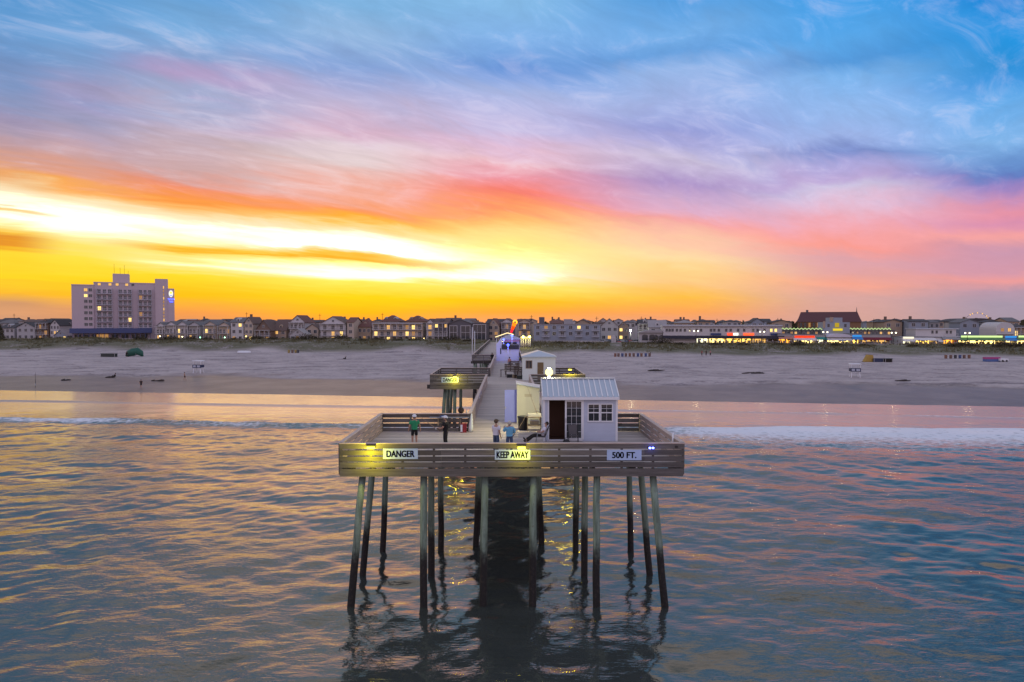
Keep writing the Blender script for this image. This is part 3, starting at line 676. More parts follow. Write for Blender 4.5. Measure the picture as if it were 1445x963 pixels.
def rod(label, a, b, grp='fishing rods on the pier'):
    a = Vector(a); b = Vector(b); r = thing('fishing_rod', label, 'fishing rod', a, 0, grp); d = b - a; dn = d.normalized()
    n = 9; pts = [d*(i/n) + Vector((0,0,-.06*math.sin(math.pi*i/n))) for i in range(n+1)]
    MB().tube(pts, [.024 - .016*i/n for i in range(n+1)], 8).build('blank', pm('rod_brown', (.26,.17,.10), .4), r)
    MB().tube([(0,0,0), dn*.34], .021, 8).build('grip', BLACKP, r)
    c = dn*.42 + Vector((0,0,-.07)); MB().tube([c + Vector((-.04,0,0)), c + Vector((.04,0,0))], .05, 12).build('reel', STEEL, r)
rod('thin fishing rod leaning on the cream shed beside the table', (bx0 + 1.05, 43.2, DK + .05), (bx0 + .1, 46.42, DK + 2.5))
rod('long fishing rod propped behind the blue-shirted person', (wx(723, 41), 41.0, DK + .02), (wx(744, 43.3), 43.1, DK + 1.15))
# chair of the seated man and empty chair before the hut
FAB = pm('chair_grey', (.10,.09,.09), .8, .2); FRM = pm('chair_frame', (.33,.33,.34), .45, .1, metal=.4)
def chair(label, loc, rz, fm, sm, grp='chairs on the pier end'):
    r = thing('chair', label, 'chair', loc, rz, grp)
    MB().prism([(-.24,.40),(.26,.43),(.26,.46),(-.24,.43)], 'x', -.25, .25).build('seat', sm, r)
    MB().prism([(-.24,.46),(-.21,.46),(-.43,1.0),(-.46,1.0)], 'x', -.25, .25).build('backrest', sm, r)
    for sx in (-1, 1):
        MB().tube([(sx*.27,.30,0),(sx*.27,.22,.62)], .016, 8).build('leg', fm, r)
        MB().tube([(sx*.27,-.34,0),(sx*.27,-.24,.42),(sx*.27,-.46,1.02)], .016, 8).build('leg', fm, r)
        MB().tube([(sx*.27,.24,.62),(sx*.27,-.33,.66)], .02, 8).build('armrest', fm, r)
    return r
CHX, CHY = wx(763.5, 39.0), 38.8
chair('slim grey patio chair carrying the reclining person', (CHX, CHY, DK), R(90), FRM, FAB)
chair('dark empty chair in front of the sliding glass door', (wx(809, 39.1), 38.95, DK), R(180), BLACKP, FAB)
r = thing('bag', 'small black bag on the deck beside the empty chair', 'bag', (wx(799.5, 38.6), 38.6, DK)); MB().ell((0,0,.15), (.2,.13,.15), 12, 8).build('body', BLACKP, r); MB().tube([(-.1,0,.27),(-.06,0,.37),(.06,0,.37),(.1,0,.27)], .014, 6).build('handle', BLACKP, r)
# back rail things, left
bagx = wx(650.5, 43.4)
r = thing('backpack', 'dark brown backpack sitting on top of the back rail', 'backpack', (bagx, 43.38, 8.043)); MB().ell((0,0,.19), (.20,.15,.2), 12, 10).build('body', pm('dark_brown_cloth', (.035,.02,.016), .9, .3), r); MB().ell((0,-.13,.13), (.13,.06,.1), 10, 6).build('pocket', pm('dark_brown_cloth'  , (.035,.02,.016)), r); MB().tube([(-.06,0,.37),(0,0,.43),(.06,0,.37)], .012, 6).build('strap', BLACKP, r)
r = thing('bait_board', 'grey bait cutting board with blue cloth on the back rail', 'board', (wx(628, 43.0), 43.05, 7.80)); MB().box(-1.0, 1.5, -.16, .16, 0, .04).build('tabletop', pm('grey_board', (.22,.23,.26), .7, .2), r); MB().box(-.5, -.42, .05, .16, -.5, 0).build('bracket', TAN, r); MB().box(.9, .98, .05, .16, -.5, 0).build('bracket', TAN, r)
o = MB().ell((0,0,.05), (.28,.13,.07), 12, 8).build('cloth', pm('blue_cloth', (.08,.11,.24), .9, .3)); o.location = (wx(628, 43.0) - .1, 43.05, 7.84); tag(o, 'crumpled blue cloth lying on the grey bait board', 'cloth')
r = thing('bottle', 'small white bottle standing on the back rail beside the backpack', 'bottle', (wx(658.3, 43.38), 43.38, 8.043)); MB().tube([(0,0,0),(0,0,.16),(0,0,.20)], [.045,.045,.02], 10).build('body', OFFW, r); MB().tube([(0,0,.201),(0,0,.23)], .022, 8).build('cap', pm('blue_cap', (.05,.1,.3)), r)
RED = pm('red_cloth', (.30,.035,.04), .8, .2)
r = thing('cooler', 'red and white upright cooler bag standing against the back rail', 'cooler', (wx(654, 42.9), 42.9, DK)); MB().box(-.18, .18, -.14, .14, 0, .56).build('body', RED, r); MB().box(-.185, -.06, -.147, .145, .05, .5).build('side_panel', WHITE, r); MB().tube([(-.12,0,.56),(-.1,0,.68),(.1,0,.68),(.12,0,.56)], .015, 6).build('handle', BLACKP, r)
r = thing('umbrella', 'folded white beach umbrella leaning against the back rail corner', 'umbrella', (wx(663.5, 42.8), 42.9, DK)); MB().tube([(0,0,.02),(.02,.05,.25),(.05,.2,.85),(.07,.28,1.15)], [.10,.15,.09,.03], 10).build('canopy', pm('white_canvas', (.62,.66,.64), .8, .12, 6), r); MB().tube([(.07,.28,1.14),(.085,.33,1.38)], .014, 8).build('pole', STEEL, r)
# stickers and fixtures on the rails
r = thing('rod_holder', 'white rod holder tube on the right rail of the pier end', 'rod holder', (XR - .25, YF + 1.3, 7.55)); MB().tube([(0,0,0),(0,0,.75)], .045, 10).build('tube', WHITE, r)
MB().box(.03, .10, -.03, .03, .2, .3).build('bracket', STEEL, r)
BLUE = pm('blue_decal', (.12,.18,.55), .6)
for k, (yy, lab) in enumerate(((56.0, 'nearer blue and white notice fixed on the left walkway rail'), (58.6, 'farther blue and white notice fixed on the left walkway rail'))):
    r = thing('notice', lab, 'notice', (WL + .05, yy, 7.75), 0, 'notices on the walkway rail'); MB().box(0, .012, -.35, .35, -.15, .28).build('board', WHITE, r); MB().box(.0125, .016, -.28, .28, -.05, .2).build('emblem', BLUE, r)
for k, x in enumerate((7.6, )):
    r = thing('rail_light', 'tiny dark light fitting on the front rail corner by the blue lamps', 'fitting', (x + .45, YF - .056, 7.86)); MB().box(-.06, .06, -.05, 0, -.05, .05).build('housing', BLACKP, r); MB().tube([(0,-.05,0),(0,-.075,0)], .035, 8).build('lens', GLASS, r)

# ------------------------------------------------------------------ middle of the pier: gabled hut, tables, benches
def hip(mb, x0, x1, y0, y1, z, rise, ov=.2, ridge=.35):
    x0 -= ov; x1 += ov; y0 -= ov; y1 += ov; cx = (x0+x1)/2; cy = (y0+y1)/2; w = x1-x0; d = y1-y0
    if w >= d: a, b = (x0 + w*(1-ridge)/2, cy), (x1 - w*(1-ridge)/2, cy)
    else: a, b = (cx, y0 + d*(1-ridge)/2), (cx, y1 - d*(1-ridge)/2)
    vs = [(x0,y0,z),(x1,y0,z),(x1,y1,z),(x0,y1,z),(x0,y0,z+.12),(x1,y0,z+.12),(x1,y1,z+.12),(x0,y1,z+.12),(a[0],a[1],z+rise),(b[0],b[1],z+rise)]
    fs = [(0,3,2,1),(0,1,5,4),(1,2,6,5),(2,3,7,6),(3,0,4,7)]
    fs += [(4,5,9,8),(5,6,9),(6,7,8,9),(7,4,8)] if w >= d else [(4,5,8),(5,6,9,8),(6,7,9),(7,4,8,9)]
    return mb.add(vs, fs)
gx0, gx1 = wx(737.6, 82), wx(784, 82)
r = thing('pavilion', 'white hut with pale hipped roof beyond the cream shed', 'hut', ((gx0+gx1)/2, 82, DK)); hw_ = (gx1-gx0)/2
MB().box(-hw_, hw_, 0, 5.0, 0, 2.75).build('wall', pm('pale_green_wall', (.62,.68,.68), .7, .05), r)
hip(MB(), -hw_, hw_, 0, 5.0, 2.752, .75, .15, .55).build('roof', ROOFM, r)
a0 = wx(742, 82) - (gx0+gx1)/2; a1 = wx(751, 82) - (gx0+gx1)/2
f = MB(); f.box(a0, a1, -.05, -.003, 2.3, 2.38); f.box(a0, a1, -.05, -.003, 1.42, 1.5); f.box(a0, a0+.07, -.05, -.003, 1.5, 2.3); f.box(a1-.07, a1, -.05, -.003, 1.5, 2.3); f.box((a0+a1)/2-.03, (a0+a1)/2+.03, -.05, -.003, 1.5, 2.3)
wn_ = f.build('window', pm('brown_trim', (.20,.13,.10), .7), r); MB().box(a0+.07, a1-.07, -.02, -.004, 1.5, 2.3).build('pane', GLASS, wn_)
a0 = wx(758.5, 82) - (gx0+gx1)/2; a1 = wx(767, 82) - (gx0+gx1)/2
dd = MB().box(a0, a1, -.04, -.003, .05, 2.15).build('door', pm('brown_door', (.16,.11,.06), .6, .2), r); MB().box(a1-.12, a1-.07, -.09, -.042, 1.0, 1.1).build('handle', STEEL, dd)
def bench(label, x, y, rz, mat, L=1.8):
    r = thing('bench', label, 'bench', (x, y, DK), rz, 'benches and tables along the walkway')
    MB().box(-L/2, L/2, -.2, .2, .42, .47).build('seat', mat, r)
    mb = MB()
    for i in range(4): mb.box(-L/2, L/2, .20, .24, .56 + i*.22, .72 + i*.22)
    mb.build('backrest', mat, r)
    for sx in (-1, 1): MB().box(sx*(L/2-.12)-.04, sx*(L/2-.12)+.04, -.18, .18, 0, .42).build('leg', mat, r); MB().box(sx*(L/2-.2)-.04, sx*(L/2-.2)+.04, .24, .30, 0, 1.42).build('post', mat, r)
def picnic(label, x, y, rz, mat, L=1.7):
    r = thing('table', label, 'table', (x, y, DK), rz, 'benches and tables along the walkway')
    MB().box(-L/2, L/2, -.38, .38, .86, .92).build('tabletop', mat, r)
    for sx in (-1, 1):
        for sy in (-1, 1): MB().box(sx*(L/2-.1)-.05, sx*(L/2-.1)+.05, sy*.30-.05, sy*.30+.05, 0, .86).build('leg', mat, r)
DW = pm('dark_brown_wood', (.10,.075,.06), .85, .3, 4)
picnic('dark brown standing table alone at the middle of the walkway', wx(710.5, 87), 87.3, R(0), DW, .85)
bench('dark slatted bench with tall back beside the right rail of the walkway', wx(726, 98), 98, R(0), DW, 1.5)
bench('low slatted bench behind the standing table by the right rail', wx(722, 89), 91, R(0), DW, 1.9)
bench('slatted bench nearest the hipped hut facing the walkway', wx(731.5, 86), 85, R(0), DW, 1.2)
r = thing('grill', 'grey pedestal grill with white lid between the slatted benches', 'grill', (wx(725.5, 93), 94.5, DK)); MB().tube([(0,0,0),(0,0,.85)], .07, 8).build('post', STEEL, r); MB().ell((0,0,1.05), (.26,.22,.22), 12, 8).build('lid', WHITE, r)
for px, D, c, lab in ((719, 86, BLACKP, 'black tackle crate on the deck right of the standing table'), (727, 85.5, TAN, 'tan tackle crate beside the benches'), (733.5, 84, DARKG, 'dark green tackle crate next to the hipped hut wall')):
    r = thing('crate', lab, 'crate', (wx(px, D), D, DK), R(random.uniform(-15,15)), 'tackle crates on the walkway'); MB().box(-.32, .32, -.22, .22, 0, .36).build('body', c, r); MB().box(-.34, .34, -.24, .24, .363, .42).build('lid', c, r)
# ------------------------------------------------------------------ lit hut where the pier turns
BLW = pm('bluish_wall', (.62,.66,.80), .6, .05); DROOF = pm('charcoal_roof', (.045,.045,.055), .7, .2)
r = thing('ticket_hut', 'white hut with dark flat front and blue lights where the pier turns', 'hut', (wx(716, 124.6), 124.6, DK)); c0 = wx(716, 124.6)
x0, xm, x1 = wx(700.5, 124.6)-c0, wx(708, 124.6)-c0, wx(732, 124.6)-c0
MB().prism([(x0,0),(xm,0),(xm,3.6),((x0+xm)/2+.3,4.0),(x0,3.0)], 'y', 0, 7).build('side_wall', BLW, r)
MB().box(xm+.005, x1, -.02, 6, 0, 2.1).build('front_wall', BLW, r)
MB().box(xm+.005, x1+.05, -.25, 6.1, 2.103, 2.85).build('roof', DROOF, r)
MB().box(xm-.28, xm-.10, -.03, -.004, 1.2, 2.3).build('window', GLASS, r)
r = thing('pier_house', 'lilac lit pier house with dark upper band behind the white hut', 'pier house', (wx(718, 138), 139.0, DK)); c0 = wx(718, 138)
x0, x1 = wx(707, 138)-c0, wx(733, 138)-c0
MB().box(x0, x1, 0, 9, 0, 3.5).build('wall', pm('lilac_wall', (.45,.42,.56), .7, .1), r)
hip(MB(), x0, x1, 0, 9, 3.502, 1.0, .25, .3).build('roof', pm('lilac_roof', (.40,.38,.50), .6, .1), r)
MB().box(x0+.3, x1-.5, -.06, -.004, 1.9, 3.0).build('window', GLASS, r)
MB().box(x0-.02, x1+.02, -.09, -.064, 3.1, 3.4).build('sign_band', pm('pink_band', (.45,.22,.30), .6), r)
r = thing('canopy_roof', 'grey gabled canopy with a lit yellow edge left of the pier house', 'canopy', (wx(707, 150), 150, DK)); c0 = wx(707, 150)
a = [(wx(699,150)-c0, wz(476.2,150)-DK), (wx(716,150)-c0, wz(470.2,150)-DK), (wx(725,150)-c0, wz(472.5,150)-DK)]
MB().prism([(a[0][0],a[0][1]-.3),(a[1][0],a[1][1]-.3),(a[2][0],a[2][1]-.3),a[2],a[1],a[0]], 'y', 0, 7).build('roof', pm('grey_roof', (.25,.26,.28), .7, .2), r)
mb = MB(); mb.bar((a[0][0],-.05,a[0][1]+.03),(a[1][0],-.05,a[1][1]+.03), .09, .09); mb.bar((a[1][0],-.05,a[1][1]+.03),(a[2][0],-.05,a[2][1]+.03), .09, .09); mb.build('light_strip', em('strip_yellow', (1,.75,.35), 3), r)
for px in (700.5, 712, 723): x = wx(px,150)-c0; MB().box(x-.09, x+.09, .3, .5, 0, wz(477,150)-DK).build('post', WHITE, r)
def small_lamp(label, px, py, D, rgb, emi, pw, hb, rad=.16):
    x, z = wx(px, D), wz(py, D); r = thing('lamp', label, 'lamp', (x, D, hb), 0, 'coloured lamps at the pier turn')
    MB().tube([(0,0,0),(0,0,z-hb-rad*.9)], .05, 8).build('pole', WHITE, r); MB().ell((0,0,z-hb), (rad,rad,rad), 12, 8).build('globe', em(label[:14], rgb, emi), r)
    lamp('lamp_light', r, (0,-.5,z-hb), rgb, pw*.3, .15)
small_lamp('tall pole with a bright blue lamp in front of the white hut', 717, 487, 122.0, (.06,.09,1), 6, 420, DK, .22)
small_lamp('blue lamp at the left edge of the lilac pier house', 710.8, 479.5, 137, (.08,.12,1), 6, 300, DK, .2)
small_lamp('blue lamp on the roof ridge of the lilac pier house', 722.5, 474, 137.5, (.08,.12,1), 6, 300, DK, .22)
small_lamp('warm yellow lamp left of the pier house blue lamps', 707.3, 482.3, 135, (1,.8,.2), 24, 150, DK, .2)
# ------------------------------------------------------------------ people
SKIN = pm('skin', (.42,.24,.17), .55, .08, 6)
def skin_mesh(nodes, edges, sub=2):
    bm = bmesh.new(); lay = bm.verts.layers.skin.verify(); vm = {}
    for i, (k, (p, r)) in enumerate(nodes.items()):
        v = bm.verts.new(p); s = v[lay]; s.radius = (r, r) if not isinstance(r, tuple) else r; s.use_root = (i == 0); vm[k] = v
    for a, b in edges: bm.edges.new((vm[a], vm[b]))
    me = bpy.data.meshes.new('tmp'); bm.to_mesh(me); bm.free()
    ob = bpy.data.objects.new('tmp', me); COL.objects.link(ob)
    sk = ob.modifiers.new('Skin', 'SKIN'); sk.use_smooth_shade = True; sk.branch_smoothing = .6
    sb = ob.modifiers.new('Sub', 'SUBSURF'); sb.levels = sub; sb.render_levels = sub
    dg = bpy.context.evaluated_depsgraph_get(); e = ob.evaluated_get(dg); m2 = e.to_mesh()
    vs = [tuple(v.co) for v in m2.vertices]; fs = [tuple(p.vertices) for p in m2.polygons]
    e.to_mesh_clear(); bpy.data.objects.remove(ob); bpy.data.meshes.remove(me)
    mb = MB(); mb.add(vs, fs, True); return mb
BASE = dict(pelvis=(0,0,.95), spine=(0,0,1.12), chest=(0,0,1.32), neck=(0,.0,1.50), jaw=(0,.025,1.58), head=(0,.015,1.65), crown=(0,.0,1.72),
  shl=(-.18,0,1.43), ell=(-.245,-.02,1.14), wrl=(-.27,.05,.90), hal=(-.275,.08,.81), shr=(.18,0,1.43), elr=(.245,-.02,1.14), wrr=(.27,.05,.90), har=(.275,.08,.81),
  hil=(-.095,0,.90), knl=(-.11,.02,.50), anl=(-.115,-.02,.09), tol=(-.135,.15,.035), hir=(.095,0,.90), knr=(.11,.02,.50), anr=(.115,-.02,.09), tor=(.135,.15,.035))
RAD = dict(pelvis=.145, spine=.135, chest=.155, neck=.056, jaw=.075, head=.098, crown=.070, shl=.070, ell=.050, wrl=.036, hal=.040, shr=.070, elr=.050, wrr=.036, har=.040,
  hil=.098, knl=.066, anl=.048, tol=.038, hir=.098, knr=.066, anr=.048, tor=.036)
ED = [('pelvis','spine'),('spine','chest'),('chest','neck'),('neck','jaw'),('jaw','head'),('head','crown'),('chest','shl'),('shl','ell'),('ell','wrl'),('wrl','hal'),
      ('chest','shr'),('shr','elr'),('elr','wrr'),('wrr','har'),('pelvis','hil'),('hil','knl'),('knl','anl'),('anl','tol'),('pelvis','hir'),('hir','knr'),('knr','anr'),('anr','tor')]
def lerp(a, b, t): return tuple(a[i] + (b[i]-a[i])*t for i in range(3))
def person(label, loc, rz, pose=None, fat=1.0, shirt=None, sleeves='short', pants=None, plen='short', shoes=BLACKP, hair=None, cap=None, scale=1.0, group=None, sub=2, face=True):
    J = dict(BASE); J.update(pose or {})
    Rr = dict(RAD)
    for k in ('pelvis','spine','chest'): Rr[k] = RAD[k]*fat
    r = thing('person', label, 'person', loc, rz, group); r.scale = (scale,)*3
    mb = skin_mesh({k: (J[k], Rr[k]) for k in J}, ED, sub)
    hd = Vector(J['head']); jw = Vector(J['jaw']); up = (Vector(J['crown']) - jw).normalized()
    fw = Vector((0,1,0)); fw = (fw - up*fw.dot(up)).normalized(); sx = fw.cross(up)
    if face:
        c = hd - up*.02
        mb.tube([c + fw*.085 + up*.015, c + fw*.118 - up*.03], [.010,.018], 6)       # nose
        for sgn in (-1, 1): e = c + sx*(sgn*.098) - up*.005; mb.ell(e, (.014,.026,.034), 8, 6)   # ears
        for s in 'lr':
            w, h = Vector(J['wr'+s]), Vector(J['ha'+s]); d = (h - w).normalized(); sd = Vector((0,1,0)); sd = (sd - d*sd.dot(d)); sd = sd.normalized() if sd.length > .1 else Vector((1,0,0))
            inn = d.cross(sd).normalized() * (1 if s == 'l' else -1)
            if inn.x * (1 if s == 'l' else -1) < 0: inn = -inn
            for i, (o_, ln) in enumerate(((.030,.072),(.010,.080),(-.010,.074),(-.029,.058))):
                a = h + sd*o_*.9 + d*.01; b_ = a + d*ln*.55 + inn*.012; c_ = b_ + d*ln*.35 + inn*.03
                mb.tube([a, b_, c_], [.0105,.0095,.0075], 6)
            a = h + sd*.028 - d*.03; mb.tube([a, a + sd*.032 + d*.03 + inn*.012, a + sd*.036 + d*.06 + inn*.03], [.012,.011,.008], 6)
    body = mb.build('body', SKIN, r, fixn=False)
    if face:
        e = MB()
        for sgn in (-1, 1): e.ell(hd + fw*.093 + sx*sgn*.034 - up*.005, (.011,.008,.008), 8, 6)
        e.build('eyes', INK, r); MB().ell(hd + fw*.094 - up*.075, (.024,.008,.007), 8, 6).build('mouth', pm('lips', (.28,.10,.09), .5), r)
    if shirt:
        nd = {'spine': (J['spine'], Rr['spine']*1.30 + .012), 'pelvis': (lerp(J['pelvis'], J['spine'], -.10), Rr['pelvis']*1.30 + .012), 'chest': (J['chest'], Rr['chest']*1.14), 'neck': (lerp(J['chest'], J['neck'], .78), .075)}
        ed = [('spine','pelvis'),('spine','chest'),('chest','neck')]
        for s in 'lr':
            nd['sh'+s] = (J['sh'+s], .098); ed.append(('chest','sh'+s))
            if sleeves == 'short': nd['el'+s] = (lerp(J['sh'+s], J['el'+s], .78), .090); ed.append(('sh'+s,'el'+s))
            else: nd['el'+s] = (J['el'+s], .074); nd['wr'+s] = (lerp(J['el'+s], J['wr'+s], .93), .046); ed += [('sh'+s,'el'+s),('el'+s,'wr'+s)]
        skin_mesh(nd, ed, sub).build('shirt', shirt, r, fixn=False)
    if pants:
        nd = {'pelvis': (J['pelvis'], Rr['pelvis']*1.20)}; ed = []
        top = lerp(J['pelvis'], J['spine'], .75); nd['top'] = (top, Rr['pelvis']*1.14); ed.append(('pelvis','top'))
        for s in 'lr':
            nd['hi'+s] = (J['hi'+s], .112); ed.append(('pelvis','hi'+s))
            if plen == 'short': nd['kn'+s] = (lerp(J['hi'+s], J['kn'+s], .85), .092); ed.append(('hi'+s,'kn'+s))
            else: nd['kn'+s] = (J['kn'+s], .080); nd['an'+s] = (lerp(J['kn'+s], J['an'+s], .95), .066); ed += [('hi'+s,'kn'+s),('kn'+s,'an'+s)]
        skin_mesh(nd, ed, sub).build('trousers' if plen == 'long' else 'shorts', pants, r, fixn=False)
    if shoes:
        for s in 'lr':
            a, b_ = Vector(J['an'+s]), Vector(J['to'+s]); skin_mesh({'a': (tuple(a + (a-b_)*.25 - Vector((0,0,.03))), .050), 'm': (tuple(lerp(a, b_, .5)), .054), 'b': (tuple(b_ + (b_-a)*.25), .042)}, [('a','m'),('m','b')], 1).build('shoe', shoes, r, fixn=False)
    if hair:
        M = Matrix((( sx.x, fw.x, up.x),(sx.y, fw.y, up.y),(sx.z, fw.z, up.z))).to_4x4(); h = MB().ell((0,-.026,.018), (.107,.106,.108) if not cap else (.106,.106,.09), 14, 10); h.xf(Matrix.Translation(hd) @ M).build('hair', hair, r, fixn=False)
    if cap:
        M = Matrix((( sx.x, fw.x, up.x),(sx.y, fw.y, up.y),(sx.z, fw.z, up.z))).to_4x4(); h = MB(); n = 14
        vs = []; fs = []
        for j in range(6):
            tt = math.pi/2*j/5
            for i in range(n): a = 2*math.pi*i/n; vs.append((.130*math.cos(a)*math.cos(tt), .136*math.sin(a)*math.cos(tt), .020 + .125*math.sin(tt)))
        for j in range(5):
            for i in range(n): fs.append((j*n+i, j*n+(i+1)%n, (j+1)*n+(i+1)%n, (j+1)*n+i))
        h.add(vs, fs, True); br = [(-.10,.085,.03),(.10,.085,.03),(.085,.20,.018),(0,.235,.016),(-.085,.20,.018)]
        h.add(br + [(x,y,z+.012) for x,y,z in br], [(0,1,2,3,4),(9,8,7,6,5)] + [(i,(i+1)%5,(i+1)%5+5,i+5) for i in range(5)])
        h.xf(Matrix.Translation(hd) @ M).build('cap', cap, r, fixn=False)
    return r
GREEN = pm('green_shirt', (.025,.25,.11), .9, .15, 6); BLK = pm('black_cloth', (.012,.011,.013), .9, .2, 5); WSH = pm('white_shirt', (.62,.60,.66), .9, .08, 5); BSH = pm('blue_shirt', (.15,.40,.58), .9, .12, 5)
JEAN = pm('blue_jeans', (.06,.09,.16), .9, .2, 8); DKP = pm('dark_trousers', (.022,.018,.016), .9, .2, 6); CAPW = pm('white_cap', (.66,.68,.72), .8, .05); CAPB = pm('brown_cap', (.10,.07,.04), .85, .1)
GREYH = pm('grey_hair', (.48,.46,.42), .9, .2, 12); DARKH = pm('dark_hair', (.03,.022,.018), .8, .2, 12); SHOEW = pm('white_shoe', (.5,.5,.5), .7)
gx = wx(584.5, 38.1)
person('person in green T-shirt, black shorts and white cap standing on the pier end', (gx, 38.1, DK), R(20), dict(ell=(-.27,.02,1.15), wrl=(-.30,.12,.93), hal=(-.31,.16,.85), elr=(.28,-.02,1.15), wrr=(.34,.03,.92), har=(.36,.06,.83)), 1.14, GREEN, 'short', BLK, 'short', SHOEW, DARKH, CAPW)
bx = wx(628.5, 37.6)
person('person dressed all in black with white cap holding a fishing rod', (bx, 37.6, DK), R(75), dict(ell=(-.27,.06,1.15), wrl=(-.12,.28,1.08), hal=(-.06,.34,1.08), elr=(.27,.03,1.13), wrr=(.10,.26,1.02), har=(.04,.33,1.02)), 1.05, BLK, 'short', BLK, 'long', BLACKP, DARKH, CAPW)
rod('long brown fishing rod held up by the person in black', (bx - .24, 37.52, DK + .92), (wx(588, 38.6), 38.6, wz(584, 38.6)))
person('person in white T-shirt, jeans and brown cap seen from behind at the front rail', (wx(700, 36.2), 36.2, DK), R(-38), dict(ell=(-.25,.02,1.14), wrl=(-.22,.14,.93), hal=(-.20,.19,.86)), 1.18, WSH, 'short', JEAN, 'long', BLACKP, DARKH, CAPB)
person('grey-haired person in blue shirt seen from behind next to the white T-shirt', (wx(719, 35.9), 35.9, DK), R(8), dict(ell=(-.30,.02,1.20), wrl=(-.28,.16,1.36), hal=(-.25,.20,1.43), elr=(.29,.02,1.16), wrr=(.20,.20,1.06), har=(.15,.26,1.06)), 1.22, BSH, 'long', JEAN, 'long', SHOEW, GREYH, None, .985)
seat_pose = dict(pelvis=(0,-.02,.50), spine=(0,-.10,.66), chest=(0,-.22,.84), neck=(0,-.30,1.01), jaw=(0,-.285,1.09), head=(0,-.31,1.16), crown=(0,-.335,1.23), shl=(-.18,-.25,.95), shr=(.18,-.25,.95), ell=(-.27,-.08,.72), elr=(.27,-.08,.72), wrl=(-.10,.12,.68), wrr=(.10,.13,.70), hal=(-.03,.17,.68), har=(.03,.18,.71),
  hil=(-.10,.03,.50), hir=(.10,.03,.50), knl=(-.12,.44,.47), knr=(.08,.46,.50), anl=(-.06,.86,.12), anr=(0,.88,.24), tol=(-.08,.98,.20), tor=(0,1.0,.34))
person('person in white shirt and dark trousers reclining in a patio chair, legs stretched out', (CHX, CHY, DK), R(90), seat_pose, 1.08, WSH, 'short', DKP, 'long', BLACKP, DARKH, None)
# far people on the walkway
person('small dark figure walking on the far walkway beside the white hut', (wx(694.5, 118), 118, DK), R(10), dict(knl=(-.11,.10,.5), anl=(-.11,.05,.1), tol=(-.12,.22,.05)), 1.0, BLK, 'long', DKP, 'long', BLACKP, DARKH, None, sub=1)
PINK = pm('pink_shirt', (.45,.22,.22), .9)
person('person in pink shirt standing by the slatted benches on the walkway', (wx(719, 103), 103, DK), R(30), None, 1.1, PINK, 'short', JEAN, 'short', SHOEW, DARKH, None, sub=1)
# beach people
def bp(px, py, D): return (wx(px, D), D, float(terrain(wx(px, D), D)))
walk = dict(knl=(-.10,.16,.52), anl=(-.11,.24,.10), tol=(-.12,.40,.08), knr=(.10,-.02,.50), anr=(.11,-.22,.10), tor=(.12,-.08,.03), wrl=(-.27,-.12,.92), hal=(-.27,-.15,.84), wrr=(.27,.2,.95), har=(.27,.26,.88))
person('person wading at the left water edge, mirrored in the wet sand', bp(199.5, 547, 143), R(25), walk, 1.0, BLK, 'short', DKP, 'short', None, DARKH, None, sub=1)
person('bare-chested person in dark shorts walking on the wet sand left of the lifeguard chair', bp(261, 536, 158), R(-80), walk, 1.0, None, 'short', DKP, 'short', None, DARKH, None, 1.05, sub=1)
sit = dict(seat_pose); sit = {k: (v[0], v[1]*.7, max(.06, v[2]-.40)) for k, v in seat_pose.items()}
sit.update(knl=(-.13,.28,.38), knr=(.13,.28,.38), anl=(-.12,.52,.08), anr=(.12,.52,.08), tol=(-.12,.64,.05), tor=(.12,.64,.05))
person('person in dark clothes sitting alone on the dry sand left of the pier', bp(487, 510, 225), R(120), sit, 1.1, BLK, 'long', DKP, 'long', None, DARKH, None, 1.25, sub=1)
person('person sitting by a dark heap on the sand above the left wading person', bp(162, 534, 165), R(100), sit, 1.1, DKP, 'long', DKP, 'long', None, DARKH, None, 1.2, sub=1)
person('person in dark clothes standing beside the green tarpaulin heap', bp(180, 503, 238), R(40), None, 1.1, BLK, 'long', DKP, 'long', None, DARKH, None, 1.1, sub=1)
for px, c, lab in ((991, RED, 'person in red top, leftmost of three at the dune foot on the right beach'), (997, DKP, 'person in dark clothes, middle of three at the dune foot on the right beach'), (1003, PINK, 'person in pink top, rightmost of three at the dune foot on the right beach')):
    person(lab, bp(px, 503, 240), R(random.uniform(0,360)), None, 1.1, c, 'short', DKP, 'long', None, DARKH, None, 1.1, 'trio of people at the dune foot', sub=1)
